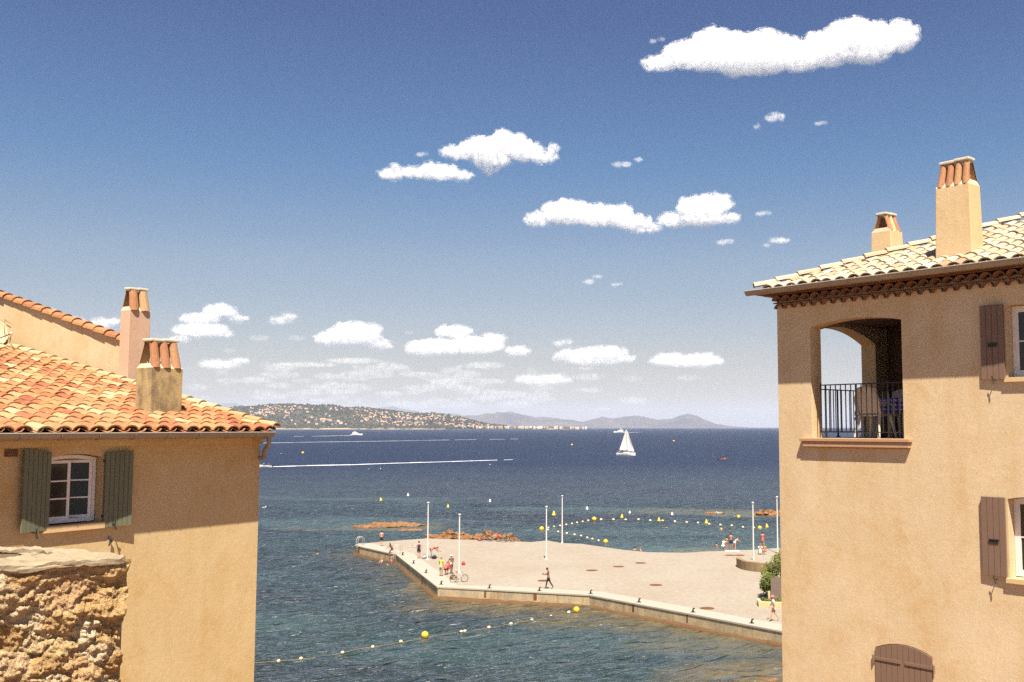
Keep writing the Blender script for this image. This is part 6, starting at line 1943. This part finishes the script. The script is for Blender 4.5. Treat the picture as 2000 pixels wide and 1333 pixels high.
# gulls resting on the water
gp_ = None
for (x, y, s, lab) in ((721, 916.5, 1.0, 'white gull on the water under the long wake, left of a pair'), (743, 916.2, 1.0, 'white gull on the water under the long wake, right of a pair'), (957, 908, 1.1, 'gull on the water right of the speedboat wake'), (1404, 1003, .9, 'white gull beside the flat rock in the bay'), (549, 886, 1.0, 'white gull on the water below the left downpipe'), (516, 992, .9, 'white gull close to the corner of the left house')):
    p = at_z(x, y + 1, 0)
    if gp_ is None:
        gp_ = thing('gull', (0, 0, 0), lab, 'gull', 'white gulls on the water')
        b = MB(); b.blob((0, 0, .12), .34, .15, .15, 3, .05); b.tube([(.26, 0, .16), (.36, 0, .30), (.40, 0, .36)], [.08, .055, .05], 8); b.blob((.41, 0, .37), .07, .055, .055, 2, 0); b.tube([(.46, 0, .36), (.54, 0, .34)], [.018, .006], 6); b.tube([(-.28, 0, .15), (-.50, 0, .18)], [.07, .015], 6); b.build('body', M['hull'], gp_, smooth=True)
        b = MB()
        for s_ in (-1, 1): b.blob((-.06, s_ * .12, .19), .30, .05, .08, 2, .05)
        b.build('wings', M['c_grey'], gp_, smooth=True); o = gp_
    else: o = copy_tree(gp_)
    relabel(o, lab); o.location = p; o.rotation_euler.z = x; o.scale = (s * 1.0,) * 3
# ================================================================ foreground rubble wall
ZT = 14.12
FT = [at_z(x, y, ZT) for x, y in ((-160, 1122), (248, 1087))]
wd_ = (FT[1] - FT[0]); wd_.z = 0; WL = wd_.length; wd_.normalize()
wn = Vector((wd_.y, -wd_.x, 0))
if wn.y > 0: wn = -wn
stone_wall = thing('stone_wall', FT[1] - UP * 3, 'rough rubble stone wall with a pale mortared top in the near left corner', 'stone wall')
def rubble_mat():
    m = N('rubble_face')
    st = m.attr('stone'); jt = m.attr('joint')
    c = m.ramp(st, [(0.0, (0.34, 0.20, 0.09)), (0.2, (0.42, 0.27, 0.125)), (0.42, (0.47, 0.33, 0.165)), (0.62, (0.50, 0.37, 0.21)), (0.8, (0.54, 0.44, 0.29)), (0.93, (0.46, 0.30, 0.16)), (1.0, (0.36, 0.20, 0.11))])
    f = m.noise(9, 6, .75); g = m.noise(28, 5, .75)
    c = m.mix(m.math('MULTIPLY', m.ramp(f, [(.42, (0, 0, 0)), (.66, (1, 1, 1))]), .55), c, (0.40, 0.24, 0.09, 1))
    c = m.mix(m.math('MULTIPLY', jt, .8, True), c, (0.50, 0.37, 0.20, 1))
    c = m.mix(m.math('MULTIPLY', m.ramp(m.noise(4.5, 5, .7), [(.60, (0, 0, 0)), (.74, (1, 1, 1))]), .5), c, (0.17, 0.10, 0.055, 1))
    c = m.mix(1.0, c, m.ramp(g, [(.3, (.70, .70, .70)), (.7, (1.18, 1.18, 1.18))]), 'MULTIPLY')
    m.bump(m.math('ADD', m.noise(30, 5, .7), m.math('MULTIPLY', m.noise(12, 4, .7), 1.6)), 1.0, .035)
    return m.fin(c, .95, .1)
M['rubble_face'] = rubble_mat()
nu, nv = 330, 300
Ut, Vt = np.meshgrid(np.linspace(0, WL, nu), np.linspace(0, 2.4, nv))       # along, down from the top
cu, cv = Ut + .06 * fbm(Ut * 4, Vt * 4, 2.2, 3), Vt * 1.25 + .06 * fbm(Ut * 4, Vt * 4, 8.8, 3)
rs = np.random.default_rng(12)
sp = []
for _ in range(5000):
    q = (rs.uniform(-.2, WL + .2), rs.uniform(-.2, 3.2)); md_ = rs.uniform(.13, .26)
    if all((q[0] - a) ** 2 + ((q[1] - b) * 1.1) ** 2 > max(md_, c) ** 2 * .8 for a, b, c in sp): sp.append((q[0], q[1], md_))
spx = np.array([a for a, b, c in sp]); spy = np.array([b for a, b, c in sp]); spr = np.array([c for a, b, c in sp]); spv = rs.random(len(sp)); sph = rs.uniform(.4, 1, len(sp))
spn = rs.normal(0, .28, (len(sp), 2))
d1 = np.full(cu.shape, 9.); d2 = np.full(cu.shape, 9.); ix = np.zeros(cu.shape, int)
for i in range(len(sp)):
    d = np.hypot(cu - spx[i], (cv - spy[i]) * 1.25) / (spr[i] / .19)
    m1 = d < d1
    d2 = np.where(m1, d1, np.minimum(d2, d)); ix = np.where(m1, i, ix); d1 = np.where(m1, d, d1)
edge = np.clip((d2 - d1) / .055, 0, 1)
joint = 1 - np.clip((d2 - d1) / .03, 0, 1)
bulge = (1 - np.exp(-edge * 2.2)) * .020 * sph[ix] + edge * (spn[ix, 0] * (cu - spx[ix]) + spn[ix, 1] * (cv - spy[ix])) * .42
rough = .036 * fbm(Ut * 4.2, Vt * 6, 1.0, 6, .6) + .030 * np.abs(fbm(Ut * 9, Vt * 14, 5.0, 5, .6))
hgt = bulge + rough
hgt *= np.clip(Vt / .05, .25, 1)
hgt *= 1 - .5 * np.clip((.16 - Vt) / .16, 0, 1)          # mortar lip under the cap
ragged = .035 * fbm(Vt * 6, Vt * 0 + 3, 1.0, 4)
Uf = np.where(Ut > WL - .25, Ut + (ragged) * (Ut - WL + .25) / .25, Ut)
topz = ZT - .015 + .018 * fbm(Ut * 3, Ut * 0, 6., 3)
Zf = topz - Vt
Xf = FT[0].x + wd_.x * Uf + wn.x * hgt; Yf = FT[0].y + wd_.y * Uf + wn.y * hgt
fo = grid_mesh('stone_face', Xf, Yf, Zf, M['rubble_face'], {'stone': spv[ix], 'joint': joint}, smooth=True)
fo.parent = stone_wall; fo.data.transform(Matrix.Translation(-stone_wall.location))
# body of the wall with its return arm, and the mortared top
outer = [at_z(x, y, ZT) for x, y in ((-160, 1123), (247, 1088.5), (243, 1082), (118, 1073), (-160, 1056))]
innr = [at_z(x, y, ZT) for x, y in ((-160, 1066), (84, 1078), (118, 1083), (-160, 1103))]
poly = [Vector((p.x, p.y, 0)) for p in outer + innr]
def inset(p, k): return p
b = MB()
pl = [outer[0] - wn * .10, outer[1] - wn * .10 - wd_ * .03] + outer[2:] + innr
b.prism([Vector((p.x, p.y, 0)) for p in pl], UP * 11.2, UP * (ZT - .03)); b.build('core', M['rubble'], stone_wall)
# top surface, uneven
tpl = [outer[0] - wn * .005, outer[1] - wn * .005] + outer[2:] + innr
top = MB(); top.prism([Vector((p.x, p.y, 0)) for p in tpl], UP * (ZT - .035), UP * ZT)
to = top.build('mortar_top', M['mortar_top'] if 'mortar_top' in M else M['mortar'], stone_wall)
bm = bmesh.new(); bm.from_mesh(to.data)
bmesh.ops.triangulate(bm, faces=bm.faces)
for _ in range(7):
    lo = [e for e in bm.edges if e.calc_length() > .045]
    if not lo: break
    bmesh.ops.subdivide_edges(bm, edges=lo, cuts=1); bmesh.ops.triangulate(bm, faces=bm.faces)
for v in bm.verts:
    q = v.co + stone_wall.location
    n_ = noise.fractal(q * 4.0, 1.0, 2.0, 5)
    v.co.z += .022 * n_ + .016 * noise.noise(q * 17) + .010 * abs(noise.noise(q * 38)) - .022 * max(0, noise.noise(q * 9 + Vector((3, 1, 0))) - .25)
    if v.co.z + stone_wall.location.z < ZT - .02: v.co += Vector((noise.noise(q * 6), noise.noise(q * 6 + Vector((9, 0, 0))), 0)) * .03
    else: v.co += Vector((noise.noise(q * 5), noise.noise(q * 5 + Vector((9, 0, 0))), 0)) * .02
bm.to_mesh(to.data); bm.free()
